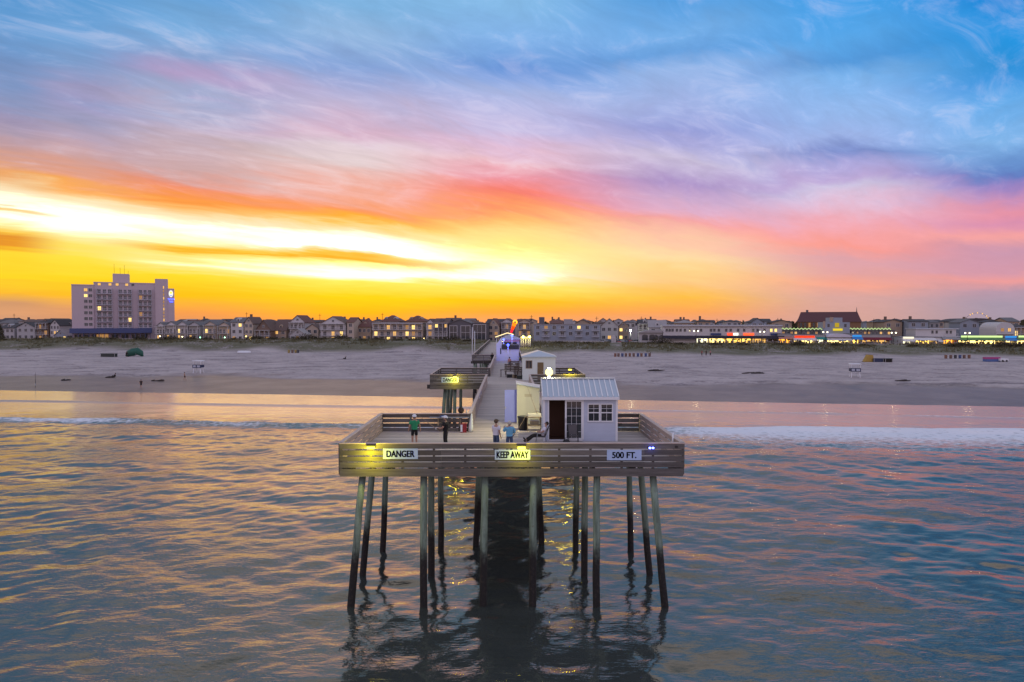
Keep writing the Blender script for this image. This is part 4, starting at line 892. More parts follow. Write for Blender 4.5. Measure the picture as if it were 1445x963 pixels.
# ------------------------------------------------------------------ things on the beach
def gz(x, y): return float(terrain(x, y))
def at(px, D, dz=0.0): x = wx(px, D); return (x, D, gz(x, D) + dz)
NAVY = pm('navy_paint', (.03,.04,.09), .6); ORANGE = pm('ochre_cover', (.40,.26,.06), .8, .2); 
def guard(label, px, D, rz):
    r = thing('lifeguard_chair', label, 'lifeguard chair', at(px, D, -.1), rz, 'lifeguard chairs on the beach')
    for sx in (-1, 1):
        for sy in (-1, 1): MB().bar((sx*.95, sy*.8, 0), (sx*.85, sy*.6, 1.4), .14, .14).build('leg', WHITE, r)
    MB().box(-1.1, 1.1, -.8, .8, 1.4, 1.5).build('platform', WHITE, r)
    p_ = MB().box(-1.1, 1.1, -.86, -.80, 1.45, 2.25).build('side_panel', NAVY, r); MB().box(-.9, -.2, -.885, -.863, 1.6, 2.1).box(.1, .9, -.885, -.863, 1.6, 2.1).build('emblem', pm('pale_emblem', (.42,.45,.52), .6, .4, 5), p_)
    MB().box(-1.1, -1.04, -.79, .8, 1.5, 2.2).build('side_panel', NAVY, r); MB().box(1.04, 1.1, -.79, .8, 1.5, 2.2).build('side_panel', NAVY, r)
    for sx in (-1, 1): MB().box(sx*.98-.04, sx*.98+.04, .6, .68, 1.5, 3.1).build('post', WHITE, r); MB().box(sx*.98-.04, sx*.98+.04, -.72, -.64, 1.5, 3.1).build('post', WHITE, r)
    MB().prism([(-1.2,3.1),(1.2,3.1),(1.1,3.32),(-1.1,3.32)], 'y', -.95, .9).build('roof', WHITE, r)
    MB().box(-.8, .8, .1, .5, 1.9, 2.0).build('seat', WHITE, r)
guard('white roofed lifeguard chair with navy band on the left beach', 280.5, 172, R(-6)); guard('white roofed lifeguard chair with navy band on the right beach', 1208, 158, R(-12))
r = thing('beach_tent', 'dark green tarpaulin heap at the foot of the dunes below the hotel', 'tarpaulin', at(191, 240)); MB().tube([(-2.8,0,.2),(-2,0,1.1),(-.5,0,1.6),(1,0,1.9),(2.2,0,1.2),(2.9,0,.1)], [.5,1.1,1.4,1.3,1.0,.3], 9).build('cover', pm('green_tarp', (.02,.10,.07), .6, .3, 2, bump=.5), r); MB().tube([(1.0,-1.2,.4),(1.0,-.3,3.3)], .05, 6).build('pole', STEEL, r)
def crate_(label, name, px, D, w, h, mt, cat, top=None, grp=None):
    r = thing(name, label, cat, at(px, D), R(-8), grp); MB().box(-w/2, w/2, -.6, .6, 0, h).build('body', mt, r); MB().box(-w/2-.05, w/2+.05, -.66, .66, h+.003, h+.1).build('lid', top or mt, r)
    for sx in (-1, 1): MB().box(sx*(w/2-.15)-.06, sx*(w/2-.15)+.06, -.66, -.603, .05, h).build('handle', STEEL, r)
crate_('long low dark storage box left of the green tarpaulin heap', 'storage_box', 155, 238, 5.6, 1.05, DARKG, 'storage box')
crate_('dark storage box in the middle beside the ochre cover', 'storage_box', 1240.5, 205, 2.9, 1.0, NAVY, 'storage box'); crate_('small dark brown storage box right of the ochre cover', 'storage_box', 1255, 204, 2.2, 1.0, DKP, 'storage box', DARKG)
r = thing('boat_cover', 'ochre wedge shaped beach cover standing on the right sand', 'beach cover', at(1227.5, 206)); MB().prism([(-1.6,0),(1.3,0),(.9,2.1),(-.4,2.2)], 'y', -.8, .8).build('cover', ORANGE, r); MB().box(-1.7, 1.4, -.85, .85, 0, .08).build('base', DKP, r)
r = thing('rowing_boat', 'white rowing boat lying upside down below the left dunes', 'boat', at(345, 262)); 
mb = MB(); n = 9; prof = []
for i in range(n):
    f = i/(n-1)*2-1; w = .75*(1-abs(f)**2.5)+.03; prof.append([(f*2.6, w*math.cos(a), .10 + .75*math.sin(a)*(1-.25*abs(f)**3)) for a in np.linspace(0, math.pi, 7)])
mb.add([p for q in prof for p in q], [(i*7+j, i*7+j+1, (i+1)*7+j+1, (i+1)*7+j) for i in range(n-1) for j in range(6)], True); mb.build('hull', WHITE, r, fixn=False); MB().box(-2.4, 2.4, -.03, .03, .83, .90).build('keel', WHITE, r)
r = thing('beach_locker', 'magenta and blue beach locker on the far right sand', 'locker', at(1402, 205)); MB().box(-2.2, 2.2, -.7, .7, 0, .75).build('body', pm('blue_locker', (.08,.14,.33), .6), r); MB().box(-2.2, 2.2, -.72, .72, .753, 1.35).build('lid', pm('magenta_lid', (.38,.06,.20), .6), r)
r = thing('trailer', 'white trailer with small wheels beside the magenta locker', 'trailer', at(1418.5, 204)); MB().box(-1.2, 1.2, -.6, .6, .35, .95).build('body', WHITE, r); 
for sx in (-.6, .6): MB().tube([(sx,-.70,.3),(sx,-.62,.3)], .3, 14).build('wheel', BLACKP, r); MB().tube([(sx,.62,.3),(sx,.70,.3)], .3, 14).build('wheel', BLACKP, r)
# trash barrels
BAR = {'brown': pm('brown_barrel', (.16,.08,.05), .6, .3), 'blue': pm('blue_barrel', (.03,.06,.20), .5, .2), 'rust': pm('rust_barrel', (.22,.09,.04), .8, .4), 'dark': pm('dark_barrel', (.04,.035,.04), .6, .2), 'yellow': pm('yellow_barrel', (.35,.24,.05), .6, .2)}
def barrel(label, px, D, c, grp):
    r = thing('trash_barrel', label, 'barrel', at(px, D), random.uniform(0, 6), grp); MB().tube([(0,0,0),(0,0,.04),(0,0,.55),(0,0,1.0),(0,0,1.15)], [.36,.40,.42,.42,.44], 14).build('drum', BAR[c], r); MB().tube([(0,0,.38),(0,0,.42)], .44, 14).tube([(0,0,.78),(0,0,.82)], .445, 14).build('hoop', STEEL, r)
ORD = ['leftmost','second from left','third from left','fourth from left','fifth from left','sixth from left','seventh from left','eighth from left','ninth from left','rightmost']
for i, (px, c) in enumerate(zip((868.5,873,878.5,883.5,889,894.5,900.5,905.5,911.5,917), ('rust','brown','blue','brown','rust','brown','blue','rust','blue','brown'))):
    barrel(f'{c} trash barrel, {ORD[i]} in the row of ten right of the pier', px, 235, c, 'row of ten trash barrels')
for i, (px, c) in enumerate(zip((1337,1344,1350.5,1357,1363,1370), ('rust','brown','dark','blue','brown','rust'))):
    barrel(f'{c} trash barrel, {(ORD[:5]+["rightmost"])[i]} in the row of six on the far right', px, 222, c, 'row of six trash barrels')
for i, (px, c) in enumerate(zip((408,413,417.5,421), ('yellow','brown','yellow','dark'))):
    barrel(f'{c} trash barrel, {["leftmost","second from left","third from left","rightmost"][i]} in the row of four left of the pier', px, 262, c, 'row of four trash barrels')
# driftwood, surf rod, poles
def drift(label, px, D, L, n=5):
    r = thing('driftwood', label, 'driftwood', at(px, D, .02), R(random.uniform(-15,15)), 'driftwood pieces on the sand')
    mb = MB()
    for i in range(n):
        a = random.uniform(-.5,.5)*L; l = random.uniform(.3,.7)*L/2; h = random.uniform(.06,.25); mb.tube([(a-l, random.uniform(-.6,.6), h*.4),(a, random.uniform(-.6,.6), h),(a+l, random.uniform(-.6,.6), h*.5+random.uniform(0,.3))], [.09,.16,.07], 7)
    mb.build('log', pm('drift_wood', (.055,.045,.042), .9, .4, 3), r)
drift('dark driftwood heap on the sand right of the pier', 926, 176, 4.0, 9); drift('small driftwood piece near the left waterline', 91, 158, 2.0); drift('dark seaweed and driftwood heap beside the left sitting person', 158, 164, 1.6, 6); drift('driftwood sticks on the wet sand right of the wading person', 224, 156, 3.0)
drift('long dark driftwood on the right beach below the lifeguard chair', 1268, 148, 4.0, 6); drift('driftwood line on the sand below the trio of people', 1066, 168, 5.0, 7)
r = thing('surf_rod', 'tall surf fishing rod planted at the left water edge', 'fishing rod', at(51, 145)); MB().tube([(0,0,-.2),(.02,0,1.6),(-.02,.1,3.2)], [.05,.035,.02], 6).build('blank', DKP, r); MB().tube([(0,-.05,0),(0,-.05,.8)], .06, 8).build('rod_holder', STEEL, r)
for px, top, lab in ((666.5, 463, 'white flagpole left of the pier, the left of two'), (670, 468, 'white flagpole left of the pier, the right of two')):
    D = 205; r = thing('flagpole', lab, 'flagpole', at(px, D), 0, 'flagpoles left of the pier'); h = wz(top, D) - gz(wx(px, D), D); MB().tube([(0,0,0),(0,0,h)], [.13,.09], 8).build('pole', WHITE, r); MB().ell((0,0,h+.1), (.14,.14,.14), 8, 6).build('finial', STEEL, r)
# ------------------------------------------------------------------ dune grass and bushes
gm = bpy.data.materials.new('dune_grass'); gm.use_nodes = True; t = NT(gm.node_tree); t.t.nodes.clear()
o = t.n('ShaderNodeOutputMaterial'); p = t.n('ShaderNodeBsdfPrincipled'); t.l(p.outputs[0], o.inputs[0]); ge = t.n('ShaderNodeNewGeometry')
c = t.ramp(t.m('ADD', t.m('MULTIPLY', ge.outputs['Random Per Island'], .6), t.m('MULTIPLY', t.noise(ge.outputs['Position'], .07, 3), .5)), [(.15,(.045,.050,.024)),(.5,(.12,.115,.050)),(.8,(.20,.165,.085)),(1,(.14,.09,.045))])
t.l(c, p.inputs['Base Color']); p.inputs['Roughness'].default_value = .9
def grass(n_tuft, seed):
    rg = np.random.default_rng(seed); xs_ = rg.uniform(-300, 300, n_tuft*3); ds = rg.uniform(126, 184, n_tuft*3); ys_ = shore(xs_) + ds
    den = vnoise(xs_, ys_, 15, 61)*.55 + vnoise(xs_, ys_, 4.0, 62)*.45 + .25*sstep(140, 165, ds)
    k = den + rg.uniform(-.06,.06, len(xs_)) > .50 + .42*(1 - sstep(126, 150, ds + 16*(vnoise(xs_, ys_*0, 12, 63)-.5) + 8*(vnoise(xs_, ys_, 4, 64)-.5)))
    k &= ~((np.abs(xs_ - (-5)) < 4.5)) & ~((np.abs(xs_ - wx(1310, 245)) < 4)) & ~((np.abs(xs_ - (38 + (ys_-240)*.15)) < 2.5))
    xs_, ys_ = xs_[k][:n_tuft], ys_[k][:n_tuft]; zs_ = terrain(xs_, ys_); nb = 7; N = len(xs_)
    X0 = np.repeat(xs_, nb) + rg.normal(0, .22, N*nb); Y0 = np.repeat(ys_, nb) + rg.normal(0, .22, N*nb); Z0 = np.repeat(zs_, nb) - .08
    h = rg.uniform(.35, 1.15, N*nb); a = rg.uniform(0, 2*np.pi, N*nb); lean = rg.uniform(.1,.55, N*nb)*h; w = rg.uniform(.04,.09, N*nb)
    lx, ly = np.cos(a)*lean, np.sin(a)*lean; wx_, wy_ = -np.sin(a)*w, np.cos(a)*w
    v = np.stack([np.stack([X0-wx_, Y0-wy_, Z0],-1), np.stack([X0+wx_, Y0+wy_, Z0],-1), np.stack([X0+lx, Y0+ly, Z0+h],-1)],1).reshape(-1,3)
    me = bpy.data.meshes.new('dune_grass'); f = np.arange(len(v), dtype=np.int32); me.vertices.add(len(v)); me.vertices.foreach_set('co', v.astype(np.float32).ravel())
    me.loops.add(len(f)); me.loops.foreach_set('vertex_index', f); me.polygons.add(len(f)//3); me.polygons.foreach_set('loop_start', np.arange(0, len(f), 3, dtype=np.int32)); me.update(calc_edges=True)
    ob = bpy.data.objects.new('dune_grass', me); COL.objects.link(ob); me.materials.append(gm); return ob
tag(grass(15000, 5), 'tufts of dry green and tan dune grass along the top of the beach', 'grass', kind='stuff')
LEAF = bpy.data.materials.new('bush_leaf'); LEAF.use_nodes = True; t = NT(LEAF.node_tree); t.t.nodes.clear()
o = t.n('ShaderNodeOutputMaterial'); p = t.n('ShaderNodeBsdfPrincipled'); t.l(p.outputs[0], o.inputs[0]); ge = t.n('ShaderNodeNewGeometry')
t.l(t.ramp(ge.outputs['Random Per Island'], [(0,(.030,.030,.014)),(.5,(.065,.056,.026)),(1,(.105,.080,.038))]), p.inputs['Base Color']); p.inputs['Roughness'].default_value = .85
def leaf_blob(mb, c, r, n, s, rg):
    for _ in range(n):
        d = Vector(rg.normal(size=3)).normalized(); q = Vector((c[0]+d.x*r[0]*rg.uniform(.55,1.05), c[1]+d.y*r[1]*rg.uniform(.55,1.05), c[2]+abs(d.z)*r[2]*rg.uniform(.35,1.05)))
        u = Vector(rg.normal(size=3)).normalized()*s; v = u.cross(Vector(rg.normal(size=3))).normalized()*s*.7
        mb.add([q-u, q+v, q+u, q-v], [(0,1,2,3)])
BUSH = {}
def bush(label, px, D, w, h, dz=0.0, grp='dark bushes on the dune crest'):
    rg = np.random.default_rng(int(px*7) % 9999); r = thing('bush', label, 'bush', at(px, D, dz), 0, grp); mb = MB()
    k = max(2, int(w/1.6))
    for i in range(k):
        a = (i + .5)/k*2 - 1; leaf_blob(mb, (a*w*.42, rg.normal(0,.4), 0), (w/k*1.1+.3, .9, h*(1-.45*abs(a)**2)*rg.uniform(.8,1.1)), int(130), .24, rg)
    mb.build('foliage', LEAF, r, fixn=False)
    mb = MB()
    for i in range(5): mb.tube([(0,0,0),(rg.normal(0,w*.12), rg.normal(0,.3), h*.6)], [.06,.02], 5)
    mb.build('stem', DKP, r)
for px, D, w, h, lab in ((1135//1,300,4,1,'x'),): pass
for px, D, w, h, lab in ((932, 283, 11, 3.2, 'big brown rounded bush in front of the white boardwalk building'), (636, 297, 9, 3.2, 'brown bush in front of the dark grey house with white frames'), (432, 305, 12, 3.0, 'wide brown bush in front of the beige gabled house'), (481, 303, 6, 2.6, 'brown bush right of the white three storey balcony house'),
    (361, 306, 7, 2.2, 'low bush in front of the steep brown roofed house'), (240, 312, 9, 2.4, 'dark bush below the left end of the gabled townhouses'), (271, 311, 5, 2.0, 'dark bush below the middle gabled townhouses'), (293, 311, 5, 1.8, 'dark bush below the right gabled townhouses'), (200, 314, 5, 2.0, 'dark bush on the dune below the hotel terrace'),
    (1128, 268, 5, 2.6, 'round dark bush in front of the red and white shop'), (1180, 267, 4, 1.8, 'small dark bush in front of the white arched shop'), (1360, 258, 12, 2.0, 'long low green bush in front of the right lit shops'), (1425, 256, 13, 2.0, 'long low green bush at far right below the shops'), (533, 300, 4, 1.6, 'small brown bush below the long white balcony house'), (2, 318, 5, 2.0, 'low bush under the dark tree at far left')):
    bush(lab, px, D, w, h)
for i, px in enumerate((57, 120, 160, 330, 385, 455, 512, 560, 585, 660, 790, 830, 960, 1010, 1050, 1100, 1220, 1290)):
    D = 290 - (px-720)*.045; bush(f'small scrub clump on the dune crest, {["first","second","third","fourth","fifth","sixth","seventh","eighth","ninth","tenth","eleventh","twelfth","thirteenth","fourteenth","fifteenth","sixteenth","seventeenth","eighteenth"][i]} from left', px, D, 3.5, 1.1, grp='scrub clumps on the dune crest')
# dark pine at the far left edge
r = thing('pine_tree', 'dark pine tree at the far left edge before the grey house', 'tree', at(1, 322)); rg = np.random.default_rng(3); mb = MB()
for i in range(9):
    z = .8 + i*.75; leaf_blob(mb, (0, 0, z), (3.0*(1-i/10)+.3, 2.4*(1-i/10)+.3, .8), 170, .28, rg)
mb.build('crown', LEAF, r, fixn=False); MB().tube([(0,0,-.2),(0.1,0,4),(0,0,7)], [.25,.16,.05], 8).build('trunk', DKP, r)
# ------------------------------------------------------------------ town
RZ = R(-8.5)
def tl(px, off=0.0): k = (px - 718)/F; return (325 + off)/(1 + .17*k)
PANE = pm('window_glass', (.045,.05,.06), .12, .3, spec=.7)
LITS = [em('lit_window', (1,.55,.16), 1.0), em('lit_window_dim', (1,.50,.16), .45), em('lit_window_bright', (1,.66,.20), 1.7)]
TRIM = pm('white_trim', (.52,.49,.50), .6, .06)
WALLS = {k: pm('siding_' + k, v, .8, .10, 1.5, (1,1,5)) for k, v in dict(white=(.54,.51,.51), cream=(.50,.41,.33), grey=(.33,.32,.33), bluegrey=(.29,.32,.38), beige=(.46,.37,.29), dark=(.13,.12,.13), brown=(.19,.13,.10), tan=(.40,.30,.22), pale=(.43,.41,.42)).items()}
ROOFS = {k: pm('shingle_' + k, v, .85, .18, 2.5, (1,1,3)) for k, v in dict(grey=(.16,.15,.155), brown=(.15,.10,.085), dark=(.075,.068,.072), red=(.17,.085,.07), light=(.34,.31,.31)).items()}
def window(r, x, z, w, h, y=0.0, lit=None, mull=True, trim=None):
    f = MB(); t_ = .10
    f.box(x-w/2-t_, x+w/2+t_, y-.10, y-.012, z+h/2, z+h/2+t_); f.box(x-w/2-t_, x+w/2+t_, y-.13, y-.012, z-h/2-t_, z-h/2); f.box(x-w/2-t_, x-w/2, y-.10, y-.012, z-h/2, z+h/2); f.box(x+w/2, x+w/2+t_, y-.10, y-.012, z-h/2, z+h/2)
    if mull: f.box(x-.04, x+.04, y-.07, y-.035, z-h/2, z+h/2)
    o = f.build('window', trim or TRIM, r); MB().box(x-w/2, x+w/2, y-.03, y-.008, z-h/2, z+h/2).build('pane', PANE if lit is None else LITS[lit], o); return o
def balcony(r, x0, x1, z, dep=1.6, posts=3, h0=0.0, top=None, mt=None):
    mb = MB(); mb.box(x0, x1, -dep, -.004, z-.18, z); n = max(2, int((x1-x0)/.5))
    mb.box(x0, x1, -dep, -dep+.07, z+.95, z+1.05)
    for i in range(n+1): x = x0 + (x1-x0)*i/n; mb.box(x-.03, x+.03, -dep+.01, -dep+.06, z, z+.95)
    for x in (x0, x1-.07): mb.box(x, x+.07, -dep+.071, -.01, z+.95, z+1.05)
    b = mb.build('balcony', mt or TRIM, r)
    for i in range(posts):
        x = x0 + .1 + (x1-x0-.2)*i/max(1, posts-1); zt = top if top is not None else z-.18
        MB().box(x-.09, x+.09, -dep+.08, -dep+.26, h0, zt).build('post', mt or TRIM, b) if zt - h0 > .3 else None
    return b
def roofm(kind, w, dp, ze, rise, ov=.45):
    mb = MB(); x0, x1, y0, y1 = -w/2-ov, w/2+ov, -ov, dp+ov; th = .22
    if kind == 'gable_front':
        k = rise/(w/2); za = ze - k*ov
        mb.prism([(x0,za),(0,ze+rise),(x1,za),(x1,za+th),(0,ze+rise+th),(x0,za+th)], 'y', y0, y1)
    elif kind == 'gable_side':
        k = rise/(dp/2); za = ze - k*ov
        mb.prism([(y0,za),(dp/2,ze+rise),(y1,za),(y1,za+th),(dp/2,ze+rise+th),(y0,za+th)], 'x', x0, x1)
    elif kind == 'hip': hip(mb, -w/2, w/2, 0, dp, ze+.004, rise, ov, .35)
    else: mb.box(x0+.2, x1-.2, y0+.2, y1-.2, ze+.004, ze+.28)
    return mb
def house(label, px0, px1, ye, yp, kind='gable_front', wall='white', roof='grey', st=3, nw=3, lit=(), balc=(), off=0.0, dp=11, name='beach_house', cat='house', chim=None, grp=None, posts=4, ground=None, garage=False, attic=True, mirror=False, wpat=None, trim=None):
    pc = (px0+px1)/2; D = tl(pc, off); x, y = wx(pc, D), D; g0 = (gz(x, y) if ground is None else ground)
    w = (px1-px0)/F*D; ze = wz(ye, D) - g0; rise = max(.3, (ye-yp)/F*D)
    r = thing(name, label, cat, (x, y, g0), RZ, grp)
    mb = MB()
    if kind == 'gable_front': mb.prism([(-w/2,-.6),(w/2,-.6),(w/2,ze),(0,ze+rise-.02),(-w/2,ze)], 'y', 0, dp)
    elif kind == 'gable_side': mb.prism([(0,-.6),(dp,-.6),(dp,ze),(dp/2,ze+rise-.02),(0,ze)], 'x', -w/2, w/2)
    else: mb.box(-w/2, w/2, 0, dp, -.6, ze)
    mb.build('wall', WALLS[wall], r)
    rf = roofm(kind, w, dp, ze, rise).build('roof', ROOFS[roof], r)
    if chim is not None: MB().box(chim*w/2-.5, chim*w/2+.5, dp*.4, dp*.4+1, ze-.2, ze+rise+1.6).build('chimney', WALLS['brown'], rf)
    sh = ze/st
    for s in range(st):
        n = nw if wpat is None else wpat[s]
        for i in range(n):
            xx = -w/2 + w*(i+.5)/n; hh = min(1.55, sh*.52) if s not in balc else min(2.0, sh*.66)
            L = None
            for q in lit:
                if q[0] == s and q[1] == i: L = q[2] if len(q) > 2 else 0
            window(r, xx, s*sh + (sh*.55 if s not in balc else hh/2 + .12), min(1.5, w/n*.55), hh, 0, L, trim=trim)
    if kind == 'gable_front' and attic and rise > 2.2: window(r, 0, ze + rise*.38, 1.0, 1.0)
    for s in balc: balcony(r, -w/2+.2, w/2-.2, s*sh, 1.7, posts if s == min(balc) else 0, 0, s*sh-.18)
    if balc:
        for i in range(posts): xx = -w/2+.35 + (w-.7)*i/max(1,posts-1); MB().box(xx-.1, xx+.1, -1.6, -1.4, max(balc)*sh, ze-.25).build('porch_column', TRIM, r)
        MB().box(-w/2, w/2, -1.75, -.02, ze-.25, ze-.02).build('porch_beam', TRIM, r)
    if kind in ('gable_side','hip') and off < 30 and w > 6 and rise > 1.6:
        for q in ((-.25,.25) if w > 10 else (0,)):
            dm = MB(); yq = dp*.16; zq = ze + rise*.18; dm.prism([(w*q-.9,zq),(w*q+.9,zq),(w*q+.9,zq+1.2),(w*q,zq+1.9),(w*q-.9,zq+1.2)], 'y', yq-.6, dp*.5); o_ = dm.build('dormer', WALLS[wall], rf); window(o_, w*q, zq+.75, .9, .9, yq-.6, None, mull=False) if False else MB().box(w*q-.45, w*q+.45, yq-.64, yq-.605, zq+.3, zq+1.15).build('pane', PANE, o_)
    if garage: MB().box(-w*.3, w*.3, -.06, -.006, 0, 2.3).build('garage_door', TRIM, r)
    return r, w, ze, rise, sh
house('grey white gabled house at far left edge behind the dark pine', 3, 24, 463, 457.5, 'gable_side', 'pale', 'dark', 2, 3, dp=10)
house('pale house with front gable at far left between pine and balcony house', 25, 53, 462, 455.5, 'gable_front', 'pale', 'dark', 2, 3, dp=10)
house('dark timber house with two white balconies and warm lit rooms near far left', 54, 72, 456, 450.5, 'hip', 'brown', 'dark', 3, 2, [(2,0,1),(1,1,1),(0,0,1)], (1,2))
house('white house with steep gable and one lit window strip left of the hotel', 72.5, 87, 459, 451.5, 'gable_front', 'white', 'dark', 3, 3, [(1,2,2),(1,1,0)])
house('low pale shop house with blue front beside the hotel terrace', 78, 97, 473.5, 466, 'gable_front', 'bluegrey', 'light', 1, 3, [(0,2,2)], off=-9, dp=6)
house('grey flat roofed block directly left of the hotel', 88, 103, 456, 455, 'flat', 'grey', 'light', 3, 2, off=8)
# gabled townhouses right of the hotel
TH = [(222,235,460.5,'white'),(235.5,250.5,459,'white'),(251,266.5,459,'white'),(267,284,459.5,'pale'),(289,307,459,'cream'),(309,326,460,'cream')]
TL = ['first gabled townhouse from the hotel side, with one porch lamp', 'second gabled townhouse right of the hotel, white arched gable', 'third gabled townhouse right of the hotel, white gable with lit lamp', 'fourth gabled townhouse right of the hotel, pale siding', 'fifth gabled townhouse right of the hotel, cream, bright lit upper window', 'sixth gabled townhouse right of the hotel, cream, next to the tall white house']
LT = [[(0,0,0)],[(0,0,0)],[(1,0,2),(0,0,0)],[(0,0,0)],[(1,0,2)],[(1,2,1)]]
for (a, b_, ye, wl), lb, lt in zip(TH, TL, LT): house(lb, a, b_, ye, ye-5, 'gable_front', wl, 'grey', 2, 3, lt, (1,), dp=12, grp='row of gabled townhouses', posts=2, attic=False)
house('tall white house with two lit windows left of the red chimney house', 326, 345, 455, 448.5, 'gable_side', 'white', 'grey', 3, 2, [(2,1,2),(0,0,1)])
house('narrow cream house with tall red brick chimney', 345.5, 358, 456, 448, 'gable_front', 'cream', 'brown', 3, 2, [(0,1,2)], chim=-.55)
house('house with a steep brown roof and wide front deck', 361, 384, 466, 452, 'gable_front', 'brown', 'brown', 2, 2, [(0,1,1)], (1,))
house('brown roofed house with lit end wall beside the steep roofed house', 386, 405, 466, 451.5, 'gable_side', 'tan', 'brown', 2, 2, [(1,0,0)], off=5)
house('big beige house with white gable over three floors left of the balcony house', 409, 432, 455, 445.5, 'gable_front', 'white', 'red', 3, 4, [(0,1,1)], (1,2), off=6)
house('low house with pale blue awning below the big beige gable', 409, 432, 472, 464.5, 'gable_front', 'pale', 'light', 1, 3, [(0,1,1)], off=-8, dp=6)
house('beige shingled house with low broad gable', 432.5, 450, 464, 458, 'gable_front', 'beige', 'brown', 2, 2, [], chim=.8, off=2)
house('white three storey house with large gable, tall columns and lit balcony rooms', 452, 489, 457, 447, 'gable_front', 'white', 'brown', 3, 3, [(1,2,2),(0,1,0),(1,1,0)], (1,2))
house('cream plain house with brown roof right of the white columned house', 490, 500, 455, 448.5, 'gable_side', 'cream', 'red', 3, 1, [])
house('low red roofed house between the columned house and the long balcony house', 505, 524, 462, 450, 'hip', 'tan', 'red', 2, 3, [(0,1,1)], off=6)
house('long white three storey house with continuous balconies and many lit rooms', 525, 598, 456.5, 455.5, 'flat', 'cream', 'light', 3, 8, [(2,2,0),(2,6,2),(1,0,2),(1,3,0),(1,5,2),(1,6,1),(0,2,2),(0,6,2),(2,5,1)], (1,2), posts=9)
house('brown domed roof house behind the left part of the long balcony house', 537, 564, 454, 445, 'hip', 'pale', 'red', 3, 3, off=22)
house('brown domed roof house behind the right part of the long balcony house', 572, 600, 454, 445.5, 'hip', 'tan', 'red', 3, 3, off=22)
house('narrow white porch house with lit upper rooms right of the long balcony house', 602, 612, 456, 450.5, 'gable_front', 'white', 'brown', 3, 1, [(2,0,0),(1,0,1)], (1,2), posts=2)
house('dark house with wide glazed upper porch left of the dark gabled house', 612.5, 633, 456, 450, 'gable_side', 'dark', 'brown', 3, 3, [(2,0,2),(2,2,0)], (1,))
def framed(label, px0, px1, ye, yp, kind, frames, off=0.0):
    r, w, ze, rise, sh = house(label, px0, px1, ye, yp, kind, 'dark', 'grey', 3, 2, [], (), off, wpat=(0,0,0), attic=False)
    for a, b_, z0, z1, n in frames:
        x0 = -w/2 + w*a; x1 = -w/2 + w*b_; f = MB(); f.box(x0, x1, -.3, -.012, z1-.25, z1); f.box(x0, x1, -.3, -.012, z0, z0+.25); f.box(x0, x0+.25, -.3, -.012, z0+.25, z1-.25); f.box(x1-.25, x1, -.3, -.012, z0+.25, z1-.25)
        for i in range(1, n): x = x0 + (x1-x0)*i/n; f.box(x-.06, x+.06, -.2, -.04, z0+.25, z1-.25)
        f.box(x0+.25, x1-.25, -.2, -.04, (z0+z1)/2-.08, (z0+z1)/2+.08)
        o = f.build('window', TRIM, r); MB().box(x0+.25, x1-.25, -.035, -.008, z0+.25, z1-.25).build('pane', PANE, o)
framed('dark grey gabled house with big white framed windows behind the brown bush', 633, 666, 457, 451, 'gable_front', [(.03,.38,1.5,8.2,2),(.52,.95,1.5,8.2,2)])
framed('dark grey flat roofed house with one huge white framed window wall', 666.5, 687, 456.5, 455.6, 'flat', [(.04,.96,1.0,8.8,3)])
house('narrow beige house between the dark framed house and the pier', 689, 704, 459, 450, 'gable_front', 'beige', 'red', 3, 2, [(1,1,1)], off=8)
house('white three storey porch house directly behind the pier houses', 707.5, 723, 455, 450, 'gable_front', 'white', 'red', 3, 3, [(2,1,1)], (1,2), off=12, posts=3)
house('beige porch house with gable and warm porch lights right of the glowing torch sign', 731, 749, 455.5, 450.8, 'gable_front', 'beige', 'brown', 3, 3, [(2,1,0),(1,0,1),(1,2,1)], (1,2), off=12, posts=3)
# blue-grey condominium
r, w, ze, rise, sh = house('blue grey flat roofed condominium block with white framed windows and small balconies', 753, 846, 458.5, 457.8, 'flat', 'bluegrey', 'light', 3, 8, [(2,5,2),(2,1,1)], (), wpat=(0,8,8), dp=14, cat='apartment house', name='condominium')
for s in (1, 2):
    for i in (1, 3, 5, 7): xx = -w/2 + w*(i+.5)/8; balcony(r, xx-1.7, xx+1.7, s*sh+.1, 1.4, 0)
MB().box(-w*.05, w*.08, 3, 8, ze+.29, ze+2.6).build('roof_house', WALLS['grey'], r); MB().box(-w*.43, -w*.36, 3, 8, ze+.29, ze+3.6).build('roof_house', WALLS['dark'], r)
MB().box(-w/2-1, w/2+1, -3.2, -3.0, 0, 1.2).build('garden_wall', WALLS['pale'], r)
house('hip roofed pale house behind the parking lot left side', 848, 872, 460, 450, 'gable_front', 'pale', 'brown', 2, 3, [(0,1,0)], off=28)
house('house with an orange lit end wall behind the parked cars', 873, 887, 461, 454.5, 'gable_front', 'tan', 'grey', 2, 2, [(1,0,2),(0,0,2)], off=34)
house('grey three deck house right of the parking lot lamp', 901, 919, 457, 451.5, 'gable_side', 'pale', 'dark', 3, 3, [], (1,2), off=25)
house('white house with a slanted roof catching pink light left of the boardwalk building', 916, 940, 462, 452.5, 'gable_side', 'white', 'light', 2, 2, [], off=14)
